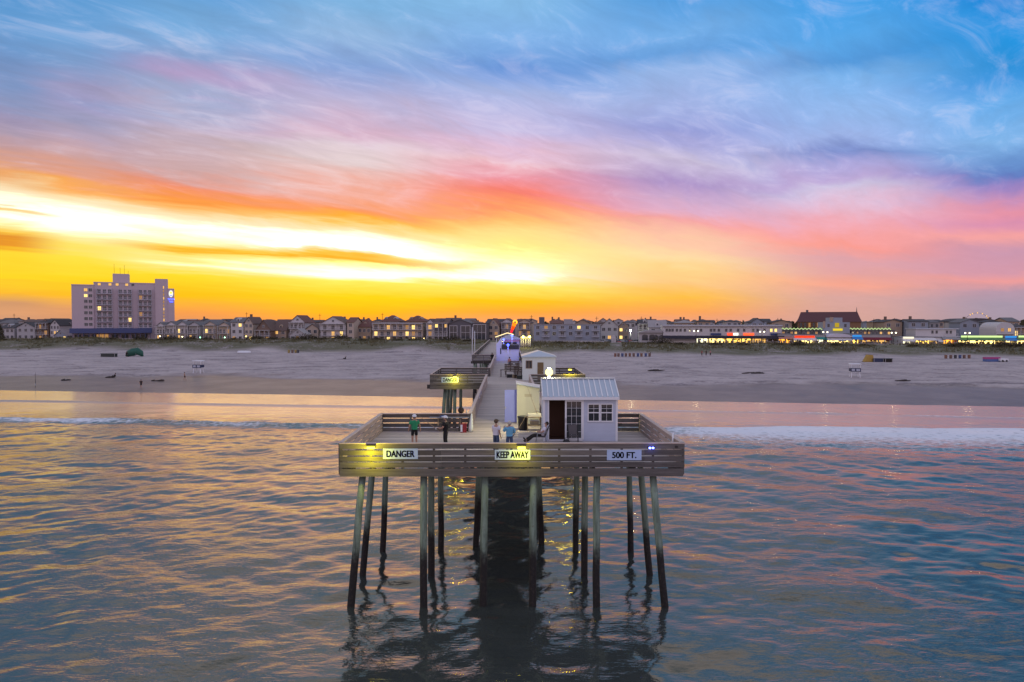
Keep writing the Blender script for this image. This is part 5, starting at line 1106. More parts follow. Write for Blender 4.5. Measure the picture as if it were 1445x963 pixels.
# ------------------------------------------------------------------ hotel
HW = pm('hotel_pink_wall', (.54,.43,.46), .8, .06, .5); HB = pm('hotel_blue_awning', (.065,.085,.20), .6, .1)
HD = 364; hx0, hx1 = wx(104, HD), wx(248, HD); hc = (hx0+hx1)/2; hg = gz(hc, HD)
HR = R(26)
def hpx(px): k = (px - 718)/F; return (k*HD - hc)/(math.cos(HR) - k*math.sin(HR))
def hpz(py): return wz(py, HD) - hg
r = thing('hotel', 'tall pink beachfront hotel tower with rows of white balconies', 'hotel', (hc, HD, hg), HR)
MB().box(hpx(104), hpx(135), -.5, 16, -.6, hpz(404.5)).build('wall', HW, r)
MB().box(hpx(135)+.005, hpx(221), 0, 17, -.6, hpz(400.5)).build('wall', HW, r)
MB().box(hpx(221)+.005, hpx(239), -.6, 16, -.6, hpz(393)).build('stair_tower', HW, r)
MB().box(hpx(239)+.005, hpx(248), -1.0, 15, -.6, hpz(406.5)).build('wall', HW, r)
MB().box(hpx(161), hpx(184), 4, 12, hpz(400.5)+.005, hpz(386.5)).build('roof_house', HW, r)
mb = MB()
for a, b_, y_, q in ((104,135,404.5,-.5),(135,221,400.5,0)): mb.box(hpx(a)-.1, hpx(b_)+.1, q-.15, q+.3, hpz(y_)+.003, hpz(y_)+.5)
mb.build('parapet', HW, r)
for x_, h in ((162.5,372),(171,377),(177,373),(182.5,381)): MB().tube([(hpx(x_),8,hpz(386.5)),(hpx(x_),8,hpz(h))], .06, 6).build('antenna', DKP, r)
FY = [410.5, 418.5, 426.3, 434.2, 442, 450, 458]
HLIT = {(0,123.5):2,(1,123.5):2}
for i, fy in enumerate(FY):
    for px in (124, 130.5): window(r, hpx(px), hpz(fy), 1.5, 1.5, -.5, 0 if (i,px) in ((0,124),) else (2 if (i,px)==(1,124) else None))
COLS = [(139,161),(169.5,188.5),(197.5,216.5)]
BR = pm('hotel_rail', (.52,.50,.56), .6, .1)
for c_, (a, b_) in enumerate(COLS):
    for i, fy in enumerate(FY):
        z = hpz(fy + 4.6); x0, x1 = hpx(a), hpx(b_); mb = MB(); mb.box(x0, x1, -1.6, -.005, z-.2, z); mb.box(x0, x1, -1.6, -1.52, z+1.0, z+1.1)
        n = 12
        for k in range(n+1): x = x0 + (x1-x0)*k/n; mb.box(x-.045, x+.045, -1.59, -1.53, z, z+1.0)
        mb.box(x0, x0+.12, -1.5, -.01, z, z+2.5); mb.box(x1-.12, x1, -1.5, -.01, z, z+2.5); mb.build('balcony', BR, r)
        L = None
        if (c_, i) == (0,3): L = 2
        if (c_, i) in ((2,1),(2,4)): L = 1
        if (c_, i) == (1,5): L = 2
        for k in range(3): window(r, x0 + (x1-x0)*(k+.5)/3, z + 1.15, (x1-x0)/3*.62, 2.0, 0, L if (k == (0 if c_ != 1 else 2)) else (1 if random.random() < .05 else None), trim=BR)
for k, px in enumerate((143,158,168,181.5,190)): window(r, hpx(px), hpz(402.3), 1.3, 1.2, 0, 0 if k in (0,1,2,3) else None, mull=False)
for k in range(10): window(r, hpx(233), hpz(405 + k*5.2), .55, 1.4, -.6, 1 if k % 3 else 0, mull=False)
MB().box(hpx(104)-.5, hpx(216), -6, -.52, hpz(470)-.0, hpz(463.5)).build('blue_awning', HB, r)
MB().box(hpx(105), hpx(215), -5.2, -.53, -.5, .35).build('terrace_floor', WALLS['pale'], r)
for k in range(16): x = hpx(107) + (hpx(214)-hpx(107))*k/15; MB().box(x-.12, x+.12, -5.7, -5.5, .3, hpz(470)-.003).build('post', HB, r)
for k, px in enumerate((112,124,136,143,150,164,178,192,205)): window(r, hpx(px), 2.3, 3.0, 2.2, -.5, 1 if px in (143,150,) else (None), trim=HW)
ls = MB().tube([(hpx(243.3),-1.2,hpz(413.5)),(hpx(243.3),-1.01,hpz(413.5))], 1.05, 24); ls.v = [(p[0], p[1], hpz(414)+(p[2]-hpz(413.5))*1.75) for p in ls.v]
lo = ls.build('emblem', em('sign_white_glow', (.95,.95,.85), 1.1), r)
MB().tube([(hpx(243.3),-1.26,hpz(412.5)),(hpx(243.3),-1.21,hpz(412.5))], .62, 16).build('emblem_disc', em('sign_yellow_glow', (1,.65,.08), 1.6), lo)
MB().box(hpx(241.5), hpx(245.2), -1.26, -1.21, hpz(417.3), hpz(415.8)).build('emblem_bar', em('sign_blue_white', (.5,.6,1), .9), lo)
mb = MB(); zz = hpz(422.3)
mb.tube([(hpx(238.8)+q*.36, -1.25, zz + .35*math.sin(q*1.9) + (.3 if q % 3 == 0 else 0)) for q in range(10)], .22, 6); mb.tube([(hpx(241.5)+q*.3, -1.25, zz-1.25+.2*math.sin(q*2.3)) for q in range(6)], .2, 6)
mb.build('sign_script', em('sign_blue_glow', (.06,.10,1), 4), r)
# terrace fence in front of the hotel
r = thing('terrace_fence', 'long pale picket fence along the hotel terrace', 'fence', (wx(152, 349), 349, gz(wx(150,349), 349)), R(20)); mb = MB(); Lf = 46
for k in range(150): x = -Lf/2 + Lf*k/149; mb.box(x-.09, x+.09, -.03, .03, .1, 1.5)
mb.build('picket_panel', WALLS['pale'], r); MB().box(-Lf/2, Lf/2, .035, .09, .35, .5).box(-Lf/2, Lf/2, .035, .09, 1.2, 1.35).build('rail', WALLS['pale'], r)
for k in range(11): x = -Lf/2 + Lf*k/10; MB().box(x-.1, x+.1, .095, .28, -.3, 1.65).build('post', TRIM, r)
# ------------------------------------------------------------------ boardwalk
bm_ = pm('boardwalk_planks', (.24,.215,.20), .85, .2, 1.5, (1,5,1))
mb = MB(); pts = [(-300, float(tl(0, -7))), (300, 0)]
def bwY(x): return 325 - .158*x
for i in range(60):
    x0 = -60 + i*5; mb.add([(x0, bwY(x0)-22, GROUND+.55),(x0+5, bwY(x0+5)-22, GROUND+.55),(x0+5, bwY(x0+5)-8.5, GROUND+.55),(x0, bwY(x0)-8.5, GROUND+.55),(x0, bwY(x0)-22, GROUND-.6),(x0+5, bwY(x0+5)-22, GROUND-.6)], [(0,1,2,3),(4,5,1,0)])
o = mb.build('boardwalk', bm_, None); o['kind'] = 'structure'
BZ = GROUND + .56
r = thing('boardwalk_railing', 'long low dark railing along the seaward side of the boardwalk', 'railing', (60, bwY(60)-21.8, BZ)); mb = MB(); ps = []
for i in range(49):
    x0 = -60 + i*5.0
    if abs(x0 - (-7)) < 8: continue
    a = Vector((x0-60, bwY(x0)-bwY(60), 0)); b_ = Vector((x0+5-60, bwY(x0+5)-bwY(60), 0))
    for z in (.45, .95): mb.bar(a + Vector((0,0,z)), b_ + Vector((0,0,z)), .06, .09)
    ps.append(a)
mb.build('rail', STEEL, r)
for a in ps: MB().box(a.x-.05, a.x+.05, a.y-.05, a.y+.05, 0, 1.1).build('post', STEEL, r)
def sD(px, off=-8.0): return tl(px, off)
# big white boardwalk building
WB = WALLS['white']; D0 = sD(1000, -6); c0 = wx(1000, D0); g0 = BZ
def bx_(px): return (wx(px, D0) - c0)/math.cos(RZ)*1.0
def bz_(py): return wz(py, D0) - g0
r = thing('boardwalk_building', 'long white two storey boardwalk building with dark awning and lit shop openings', 'building', (c0, D0, g0), RZ)
x0, x1 = bx_(938), bx_(1098)
MB().box(x0, x1, 0, 16, bz_(474), bz_(462)).box(bx_(938), bx_(984), 0, 16, -1, bz_(474)-.003).build('wall', WB, r)
MB().box(x0-.2, x1+.2, -.5, 16.2, bz_(462)+.003, bz_(458.8)).build('roof', pm('silver_roof', (.46,.46,.50), .5, .1), r)
MB().box(x0-.25, x1+.25, -.55, -.50, bz_(461.5), bz_(460.7)).build('roof_stripe', WALLS['brown'], r)
MB().box(bx_(938), bx_(1099), -3.2, -.004, bz_(478), bz_(474)).build('awning', pm('dark_awning', (.03,.03,.05), .7, .1), r)
MB().box(bx_(905), bx_(937.5), .5, 14, -1, bz_(470)).build('side_wing', WALLS['pale'], r)
MB().prism([(bx_(903),bz_(470)+.004),(bx_(938),bz_(470)+.004),(bx_(937),bz_(467)),(bx_(917),bz_(466.5))], 'y', -.6, 14).build('wing_roof', ROOFS['light'], r)
for a in (909, 919): 
    xa, xb = bx_(a), bx_(a+8); MB().prism([(xa,bz_(481)),(xb,bz_(481)),(xb,bz_(474)),((xa*.3+xb*.7),bz_(472.7)),((xa*.7+xb*.3),bz_(472.7)),(xa,bz_(474))], 'y', .35, .49).build('window', PANE, r)
for a, b_ in ((925,931.5),(932.5,939)): xa, xb = bx_(a), bx_(b_); MB().prism([(xa,bz_(479)),(xb,bz_(479)),(xb,bz_(475)),((xa+xb)/2,bz_(472.5)),(xa,bz_(475))], 'y', -.1, -.006).build('window', PANE, r)
for k, px in enumerate((943,947,951,957,962,968,975,984,990,1003.5,1008,1014,1024,1030,1040,1048,1060,1066,1075,1084,1090)): window(r, bx_(px), bz_(466.3), 1.0, 1.3, 0, 2 if px in (1084,1090) else None, mull=False)
for a, b_, c, s_ in ((1003,1017,(.04,.06,.16),0),(1025.5,1033,(1,.06,.02),2.2),(1033.5,1040,(1,.95,.8),2.0),(1047,1061,(1,.10,.03),2.0),(1083,1096,(.03,.05,.14),0)):
    MB().box(bx_(a), bx_(b_), -.4, -.10, bz_(473.4), bz_(470.4)).build('sign_panel', pm('navy_sign', c, .6) if s_ == 0 else em('sign_%d' % a, c, s_), r)
EMS = [em('shop_glow_a', (1,.60,.10), 2.8), em('shop_glow_b', (1,.72,.22), 3.0), em('shop_glow_c', (1,.40,.04), 2.3), em('shop_glow_d', (.95,.90,.55), 2.4), em('shop_glow_dim', (1,.55,.14), 1.1)]
SHELF = pm('shop_goods', (.22,.14,.10), .7, .5, 3, island=.9)
def interior(r, x0, x1, z0, z1, e, y=0.0, dep=4.0, n=None, posts=True):
    MB().box(x0, x1, y+dep, y+dep+.1, z0, z1).build('lit_back_wall', e, r)
    MB().box(x0, x1, y+.3, y+dep, z0-.15, z0-.005).build('shop_floor', WALLS['tan'], r)
    mb = MB(); rg = random.Random(int(x0*10)); n = n or max(3, int((x1-x0)/.9))
    for i in range(n): x = x0 + (x1-x0)*(i+rg.random())/n; ww = rg.uniform(.12,.5); hh = rg.uniform(.5, (z1-z0)*.62); mb.box(x-ww, min(x+ww,x1-.05), y+.8+rg.random()*2, y+1.4+rg.random()*2, z0, z0+hh)
    for i in range(max(1,n//2)): x = x0 + (x1-x0)*rg.random()*.9; mb.box(x, min(x+rg.uniform(.4,1.4),x1), y+.9, y+1.0, z1-rg.uniform(.35,.9), z1-.15)
    mb.build('goods', SHELF, r)
    if posts:
        for i in range(max(2, int((x1-x0)/4.0))+1): x = x0 + (x1-x0)*i/max(2, int((x1-x0)/4.0)); MB().box(x-.13, x+.13, y-.05, y+.2, z0-.2, z1).build('post', TRIM, r)
for a, b_, e in ((986,1000,3),(1001,1023,1),(1024,1044,0),(1045,1059,0),(1062,1080,4)): interior(r, bx_(a), bx_(b_), 0, bz_(478.1), EMS[e])
MB().box(bx_(984), bx_(1098), 4.2, 16, -1, bz_(474)-.004).build('rear_wall', WB, r)
# small boardwalk shops
AW = dict(red=(.36,.04,.03), teal=(.03,.22,.20), blue=(.06,.22,.50), white=(.62,.60,.60), pink=(.42,.20,.16), maroon=(.16,.02,.035), grey=(.25,.24,.25), yellow=(.55,.42,.08), green=(.10,.20,.09))
def shop(label, px0, px1, yt, ya, aw, e, kind='flat', wall='grey', off=-8.0, glow=None):
    pc = (px0+px1)/2; D = sD(pc, off); x, y = wx(pc, D), D; w = (px1-px0)/F*D - .08; zt = wz(yt, D)-BZ; za = wz(ya, D)-BZ
    r = thing('shop', label, 'shop', (x, y, BZ), RZ, 'small shops along the boardwalk')
    MB().box(-w/2, w/2, 4.3, 10, -.9, zt).box(-w/2, -w/2+.2, 0, 4.3, -.9, zt).box(w/2-.2, w/2, 0, 4.3, -.9, zt).box(-w/2+.2, w/2-.2, 0, .3, za, zt).build('wall', WALLS[wall], r)
    MB().box(-w/2+.2, w/2-.2, .31, 4.29, za+.1, za+.25).build('ceiling', TRIM, r)
    if kind == 'arch': MB().prism([(-w/2-.3,zt+.004),(w/2+.3,zt+.004),(w*.36,zt+1.0),(w*.2,zt+1.35),(-w*.2,zt+1.35),(-w*.36,zt+1.0)], 'y', -1.2, 10).build('roof', pm('white_canvas_roof', (.55,.52,.60), .6), r)
    else: MB().box(-w/2-.1, w/2+.1, -.1, 10.1, zt+.004, zt+.25).build('roof', ROOFS['grey'], r)
    a = pm('awning_'+aw, AW[aw], .75, .1); mb = MB(); n = max(3, int(w/.8))
    mb.prism([(-.004,za+.9),(-.004,za+.05),(-1.9,za-.25),(-1.9,za-.05)], 'x', -w/2, w/2); mb.build('awning', a, r)
    if glow: MB().box(-w*.42, w*.42, -.35, -.1, za+1.0, za+1.75).build('sign_panel', glow, r)
    interior(r, -w/2+.25, w/2-.25, 0, za, EMS[e], dep=4.0)
    return r
RG = em('sign_red_glow', (1,.05,.01), 1.5); WG = em('sign_white_shop', (1,.93,.70), 1.2); YG = em('sign_yellow_shop', (1,.72,.05), 2.2); BG = em('sign_blue_shop', (.05,.35,.9), .9); GW = em('green_white_glow', (.68,.95,.35), 1.2)
shop('shop with faded pink awning and orange interior left of the red and white shop', 1099, 1119, 472, 478, 'pink', 2)
shop('shop with bright red and white illuminated band', 1120, 1152, 473, 480, 'white', 1, glow=RG)
shop('narrow shop with teal awning and pale lit interior', 1153, 1166.5, 473, 479, 'teal', 3)
shop('white arched shop front glowing cream between teal and blue shops', 1168, 1202, 476, 480, 'white', 1, 'arch', 'white')
shop('shop with bright blue awning right of the white arched shop', 1203, 1217.5, 472, 479, 'blue', 0, glow=BG)
shop('long shop with maroon awning and green goods', 1218, 1257, 473, 479.5, 'maroon', 4)
shop('shop with pale glowing sign and glass doors right of the twin lamp post', 1275, 1291.5, 476.5, 481.5, 'white', 3, glow=WG, wall='white')
shop('dim shop with many coloured goods below the white flat building', 1292, 1320, 476.5, 480, 'white', 0, wall='white')
shop('small white kiosk shop between dim shop and orange shop', 1320.5, 1331, 477, 482, 'white', 4, wall='white')
shop('deep orange lit shop below the right end of the white flat building', 1331.5, 1354, 477, 479, 'grey', 2, wall='tan')
shop('long white glowing shop with green light strip on the right', 1355, 1419, 477, 480, 'green', 1, wall='white', glow=GW)
shop('shop with bright blue sign near the right edge', 1420, 1437, 477, 480.5, 'blue', 1, wall='white', glow=BG)
shop('last shop at the right edge of the boardwalk with green strip', 1438, 1475, 477, 480, 'green', 1, wall='white', glow=GW)
# terrace storey with zigzag string lights behind the shops
DG = WALLS['dark']
for a, b_, lab in ((1099,1164,'left row of zigzag green white string lights above the shops'), (1196,1256,'right row of zigzag green white string lights above the shops')):
    D = sD((a+b_)/2, 4); r = thing('string_lights', lab, 'string lights', (wx((a+b_)/2, D), D, BZ), RZ, 'zigzag string lights'); w = (b_-a)/F*D; z = wz(464.3, D)-BZ; n = 26
    MB().tube([(-w/2 + w*i/n, 0, z + (.38 if i % 2 else -.38)) for i in range(n+1)], .13, 6).build('light_tube', GW, r); MB().box(-w/2, w/2, .2, .35, z-.2, z+.2).build('backing_board', WALLS['grey'], r)
    for i in range(5): x = -w/2 + w*i/4; MB().box(x-.1, x+.1, .36, .5, 0, z+.2).build('post', DKP, r)
for a, b_, lab in ((1099,1160,'long dark arcade hall with dim windows behind the pink and red shops'), (1204,1262,'long dark arcade hall with dim windows behind the blue and maroon shops')):
    house(lab, a, b_, 467, 465.8, 'flat', 'dark', 'grey', 2, 11, [(1,k,random.choice([0,1,1])) for k in (1,3,4,7,9)], off=6, dp=12, name='arcade_hall', cat='arcade hall', ground=BZ)
# grey-blue castle like block with yellow sign
pc = 1181; D = sD(pc, 2); c0 = wx(pc, D); r = thing('arcade_block', 'stepped grey blue block with yellow panel sign above the arched shop', 'arcade building', (c0, D, BZ), RZ)
def qx(px): return wx(px, D)-c0
def qz(py): return wz(py, D)-BZ
MB().box(qx(1164), qx(1199), 0, 9, -.9, qz(455)).box(qx(1174), qx(1189), .02, 8, qz(455)+.003, qz(448.5)).build('wall', WALLS['bluegrey'], r)
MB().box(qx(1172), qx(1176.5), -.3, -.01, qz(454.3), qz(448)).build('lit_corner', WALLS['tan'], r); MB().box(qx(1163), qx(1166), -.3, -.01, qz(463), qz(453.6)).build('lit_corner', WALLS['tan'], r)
MB().box(qx(1179), qx(1184.5), -.3, -.01, qz(462), qz(456)).build('sign_panel', em('yellow_panel', (.9,.62,.05), .55), r); MB().box(qx(1176.5), qx(1188.5), -.9, -.02, qz(467), qz(464)).build('sign_panel', em('yellow_panel_b', (1,.75,.05), .9), r)
for px in (1170.5, 1193): MB().box(qx(px)-.5, qx(px)+.5, -.06, -.012, qz(462), qz(457.5)).build('window', PANE, r)
# church-like hall
pc = 1171; D = sD(pc, 52); c0 = wx(pc, D); r = thing('assembly_hall', 'huge brown hall with long dark maroon roof rising above the shops', 'hall', (c0, D, GROUND), R(-24))
def hx(px): k = (px - 718)/F; return (k*D - c0)/(math.cos(R(24)) + k*math.sin(R(24)))
MB().box(hx(1126), hx(1216), 0, 26, -.6, qz(453)).build('wall', pm('warm_brown_wall', (.27,.15,.085), .85, .2), r)
mb = MB(); ze, zk, zr = qz(453), qz(447.5), qz(438.6)
mb.add([(hx(1124.5),-.6,ze),(hx(1217.5),-.6,ze),(hx(1217.5),26.6,ze),(hx(1124.5),26.6,ze),(hx(1127),3,zk),(hx(1215),3,zk),(hx(1215),23,zk),(hx(1127),23,zk),(hx(1130),9,zr),(hx(1212),9,zr)],
       [(0,3,2,1),(0,1,5,4),(1,2,6,5),(2,3,7,6),(3,0,4,7),(4,5,9,8),(5,6,9),(6,7,8,9),(7,4,8)])
rf = mb.build('roof', pm('maroon_roof', (.11,.045,.048), .8, .2), r); MB().box(hx(1137.5), hx(1141), 8.4, 10, zr-.5, zr+1.1).build('chimney', DG, rf); MB().tube([(hx(1211),9,zr-.2),(hx(1211),9,zr+2.4)], [.25,.06], 6).build('finial', DG, rf)
for k in range(7): window(r, hx(1131 + k*6), qz(457.5), .9, 2.2, -.61, 1 if k in (2,4) else None, mull=False, trim=WALLS['brown'])
# white flat building right, quonset, arena with ride lights
pc = 1326; D = sD(pc, 5); c0 = wx(pc, D); r = thing('flat_building', 'white flat roofed two level building above the right hand shops', 'building', (c0, D, BZ), RZ)
MB().box(qx(1296), qx(1349), 0, 10, -.9, qz(465)).build('wall', WB, r); MB().box(qx(1295), qx(1352), -.6, 10.5, qz(465)+.004, qz(463.7)).build('roof', pm('silver_roof', (.46,.46,.50)), r); MB().box(qx(1270), qx(1357), -5.0, -.01, qz(476.5), qz(475)).build('canopy', TRIM, r)
for px in (1318, 1323.5, 1337, 1342): window(r, qx(px), qz(469), .9, 1.3, 0, None, mull=False)
balcony(r, qx(1333), qx(1350), qz(474.5), 1.5, 0)
pc = 1421; D = sD(pc, 8); c0 = wx(pc, D); r = thing('arched_hall', 'white arched roof hall near the right edge above the shops', 'hall', (c0, D, BZ), RZ)
pr = [(qx(1409),-.9)] + [(qx(1421)+ (qx(1433)-qx(1421))*math.cos(a), qz(465)+ (qz(455)-qz(465))*math.sin(a)) for a in np.linspace(math.pi, 0, 13)] + [(qx(1433),-.9)]
MB().prism(pr, 'y', 0, 14).build('wall', WB, r); window(r, qx(1417), qz(466), 1.2, 1.5, 0, 1); window(r, qx(1426), qz(466), 1.2, 1.5, 0, 0); balcony(r, qx(1410), qx(1432), qz(471.5), 1.4, 0)
r = house('house with lit balcony rooms at the right edge', 1434, 1452, 462, 458, 'hip', 'tan', 'dark', 2, 3, [(1,0,2),(1,2,0)], (1,), off=12)[0]
pc = 1384; D = sD(pc, 120); c0 = wx(pc, D); r = thing('arena', 'low dark domed arena behind the right hand houses', 'arena', (c0, D, GROUND), RZ)
MB().box(qx(1362), qx(1406), 0, 30, -.6, qz(454)).build('wall', WALLS['grey'], r)
mb = MB(); mb.prism([(qx(1361),qz(454)+.004)] + [(qx(1384)-(qx(1384)-qx(1361))*math.cos(a), qz(454)+(qz(448)-qz(454))*math.sin(a)) for a in np.linspace(.15, math.pi-.15, 11)] + [(qx(1407),qz(454)+.004)], 'y', -.5, 30); mb.build('roof', ROOFS['dark'], r)
D = sD(pc, 160); c0 = wx(pc, D); r = thing('amusement_ride', 'arched ride frame with small yellow bulbs above the domed arena', 'ride', (c0, D, GROUND), RZ)
arc = [(qx(1384)-(qx(1384)-qx(1367))*math.cos(a), 3, qz(456)+(qz(440.5)-qz(456))*math.sin(a)) for a in np.linspace(0, math.pi, 17)]
MB().tube(arc, .08, 6).build('arch_frame', DKP, r); 
for k in (5,6,8,10,12,13): MB().ell((arc[k][0], 2.7, arc[k][2]), (.36,.3,.36), 8, 6).build('bulb', em('ride_bulb', (1,.55,.10), 1.3), r)
for k in (3, 13): MB().tube([(arc[k][0],3,0), arc[k]], .15, 6).build('post', DKP, r)
# pavilion with yellow lamps at the pier root, torch sign
pc = 741.5; D = 268; c0 = wx(pc, D); r = thing('gate_pavilion', 'cream columned pavilion with two yellow lamps at the root of the pier', 'pavilion', (c0, D, GROUND)); g0 = GROUND
def qz(py): return wz(py, D)-g0
MB().box(qx(734.5), qx(749), 0, 7, qz(478), qz(475.5)).build('roof', WALLS['cream'], r); MB().box(qx(735), qx(748.5), 3.5, 7, -.5, qz(478)-.003).build('wall', WALLS['cream'], r)
for px in (735.3, 738.5, 742, 745.5, 748.3): MB().tube([(qx(px),.4,-.5),(qx(px),.4,qz(478)-.003)], .26, 10).build('column', TRIM, r)
for px in (738.3, 747.3): MB().ell((qx(px), -.25, qz(475.6)), (.42,.25,.42), 10, 8).build('lamp_globe', em('yellow_globe', (1,.95,.15), 14), r)
lamp('lamp_light', r, (0, -2.0, qz(476)), (1,.9,.25), 500, .3)
pc = 724; D = 300; c0 = wx(pc, D); r = thing('torch_sign', 'glowing red to yellow leaning torch sign above the pier house', 'illuminated sign', (c0, D, GROUND))
MB().tube([(qx(722.5),0,0),(qx(722.5),0,qz(470))], .22, 8).build('pole', DKP, r)
EMR = [em('torch_red', (1,.02,.04), 1.4), em('torch_orange', (1,.07,.005), 1.6), em('torch_yellow', (1,.20,.01), 1.8)]
a = Vector((qx(721.2),0,qz(470))); b_ = Vector((qx(726.4),0,qz(456)))
for k in range(3): MB().tube([a + (b_-a)*(k/3+.002), a + (b_-a)*((k+1)/3-.002)], [.42+.17*k,.59+.17*k], 12).build('light_section', EMR[k], r)
tor = MB(); tor.tube([(b_.x+.15+.75*math.cos(q), 0, b_.z+.3+.75*math.sin(q)) for q in np.linspace(0, 2*math.pi, 17)], .32, 8); tor.build('light_ring', em('torch_top', (1,.42,.03), 2.4), r)
# twin street lamps on the boardwalk
for px, py, lab in ((982.5,467.5,'twin headed white street lamp before the left part of the boardwalk building'), (1076,468.5,'twin headed white street lamp before the right part of the boardwalk building'), (1165.5,469,'twin headed white street lamp between the teal and the arched shops'), (1262.5,470,'twin headed white street lamp right of the maroon shop'), (1367,470.3,'twin headed warm street lamp before the long green strip shop')):
    D = sD(px, -18); r = thing('street_lamp', lab, 'street lamp', (wx(px,D), D, BZ), RZ, 'twin headed boardwalk lamps'); h = wz(py,D)-BZ
    MB().tube([(0,0,0),(0,0,h+.3)], [.13,.09], 8).build('pole', DKP, r); MB().box(-.85, .85, -.05, .05, h+.3, h+.4).build('arm', DKP, r)
    for sx in (-1, 1): MB().ell((sx*.82, -.05, h), (.32,.3,.30), 10, 8).build('lamp_globe', em('street_globe', (1,.88,.60), 4), r)
    lamp('lamp_light', r, (0,-.8,h-.2), (1,.85,.55), 260, .4)
D = tl(890, 15); r = thing('street_lamp', 'single bright lamp post in the parking lot', 'street lamp', (wx(890,D), D, GROUND)); h = wz(467.5,D)-GROUND
MB().tube([(0,0,0),(0,0,h)], [.15,.1], 8).build('pole', STEEL, r); MB().ell((0,-.1,h+.3), (.45,.4,.4), 10, 8).build('lamp_globe', em('lot_globe', (.95,1,.75), 22), r); lamp('lamp_light', r, (0,-1,h), (.95,1,.75), 900, .4)
for px, py, c, lab in ((227,474.8,(1,.85,.5),'ground lamp below the first gabled townhouses'), (258.5,475.5,(1,.85,.4),'ground lamp below the third gabled townhouse'), (283.5,476.5,(.25,1,.45),'green glowing lamp below the fourth gabled townhouse'), (318,476.5,(.45,1,.55),'pale green lamp below the sixth gabled townhouse'), (348,475,(1,.7,.15),'yellow lamp at the foot of the red chimney house'), (598.5,478,(1,.75,.3),'warm lamp right of the long balcony house')):
    D = tl(px, -9); z0 = gz(wx(px,D), D); r = thing('garden_lamp', lab, 'lamp', (wx(px,D), D, z0), 0, 'small lamps below the houses'); h = max(.9, wz(py,D)-z0)
    MB().tube([(0,0,0),(0,0,h-.25)], .07, 6).build('pole', DKP, r); MB().ell((0,0,h), (.32,.28,.28), 8, 6).build('lamp_globe', em('garden_%d' % px, c, 7), r)
# parked cars
def car_mesh(cm):
    r = thing('parked_car', None, 'car', (0,0,0))
    MB().prism([(-2.2,.30),(2.2,.30),(2.25,.62),(2.1,.80),(1.2,.92),(-1.5,.95),(-2.15,.88),(-2.25,.5)], 'y', -.88, .88).build('body', cm, r)
    MB().prism([(-1.45,.953),(1.15,.925),(.5,1.42),(-1.0,1.45)], 'y', -.76, .76).build('cabin', PANE, r)
    MB().box(-.95, .45, -.70, .70, 1.452, 1.50).build('roof_panel', cm, r)
    for sx in (-1.35, 1.4):
        for sy in (-1, 1): MB().tube([(sx, sy*.72, .33),(sx, sy*.91, .33)], .33, 14).build('wheel', BLACKP, r)
    for sy in (-1, 1): MB().box(2.18, 2.27, sy*.6-.18, sy*.6+.18, .62, .76).build('headlight', TRIM, r)
    return r
CC = {'white': (.6,.6,.6), 'silver': (.34,.34,.36), 'red': (.28,.03,.03), 'black': (.02,.02,.022), 'blue': (.04,.07,.18)}
protos = {k: None for k in CC}; spots = [(850,0,'white'),(857,1,'silver'),(862,0,'black'),(868,1,'white'),(873,0,'red'),(879,1,'silver'),(884,0,'blue'),(895,0,'white'),(898,1,'black'),(902,0,'silver'),(876,2,'white'),(866,2,'silver'),(888,2,'red')]
WHERE = {850:'at the left end of the front row',857:'second row near the left end',862:'third in the front row',868:'second row left of the middle',873:'middle of the front row',879:'second row right of the middle',884:'front row just left of the lamp post',895:'front row right of the lamp post',898:'second row right of the lamp post',902:'right end of the front row',876:'back row middle',866:'back row left',888:'back row right by the lamp post'}
for px, row, c in spots:
    if protos[c] is None: protos[c] = car_mesh(pm('car_'+c, CC[c], .25, .02, metal=.2)); o = protos[c]
    else: o = copy_tree(protos[c])
    D = tl(px, 6 + row*9); o.location = (wx(px,D), D, gz(wx(px,D),D)+.02); o.rotation_euler.z = RZ + R(70 + (px % 7)*6); o['label'] = f'{c} car parked {WHERE[px]}'; o['group'] = 'cars in the parking lot'
D = tl(874, -6); mb = MB(); mb.add([(wx(845,D)-2, D+6, GROUND+.06),(wx(908,D)+3, D-2, GROUND+.06),(wx(908,D)+3, D+44, GROUND+.06),(wx(845,D)-2, D+52, GROUND+.06)], [(0,1,2,3)]); o = mb.build('parking_lot', pm('asphalt', (.06,.06,.065), .9, .2, .5)); o['kind'] = 'structure'
r = thing('portable_toilet', 'white cabin at the front of the parking lot', 'cabin', (wx(866,tl(866,-6)), tl(866,-6), gz(wx(866,tl(866,-6)), tl(866,-6))), RZ); MB().box(-1.0,1.0,0,1.8,0,3.3).build('body', WALLS['white'], r); MB().prism([(-1.1,3.303),(1.1,3.303),(0,3.8)], 'y', -.1, 1.9).build('roof', TRIM, r); MB().box(-.5,.5,-.05,-.004,.1,2.4).build('door', WALLS['pale'], r)
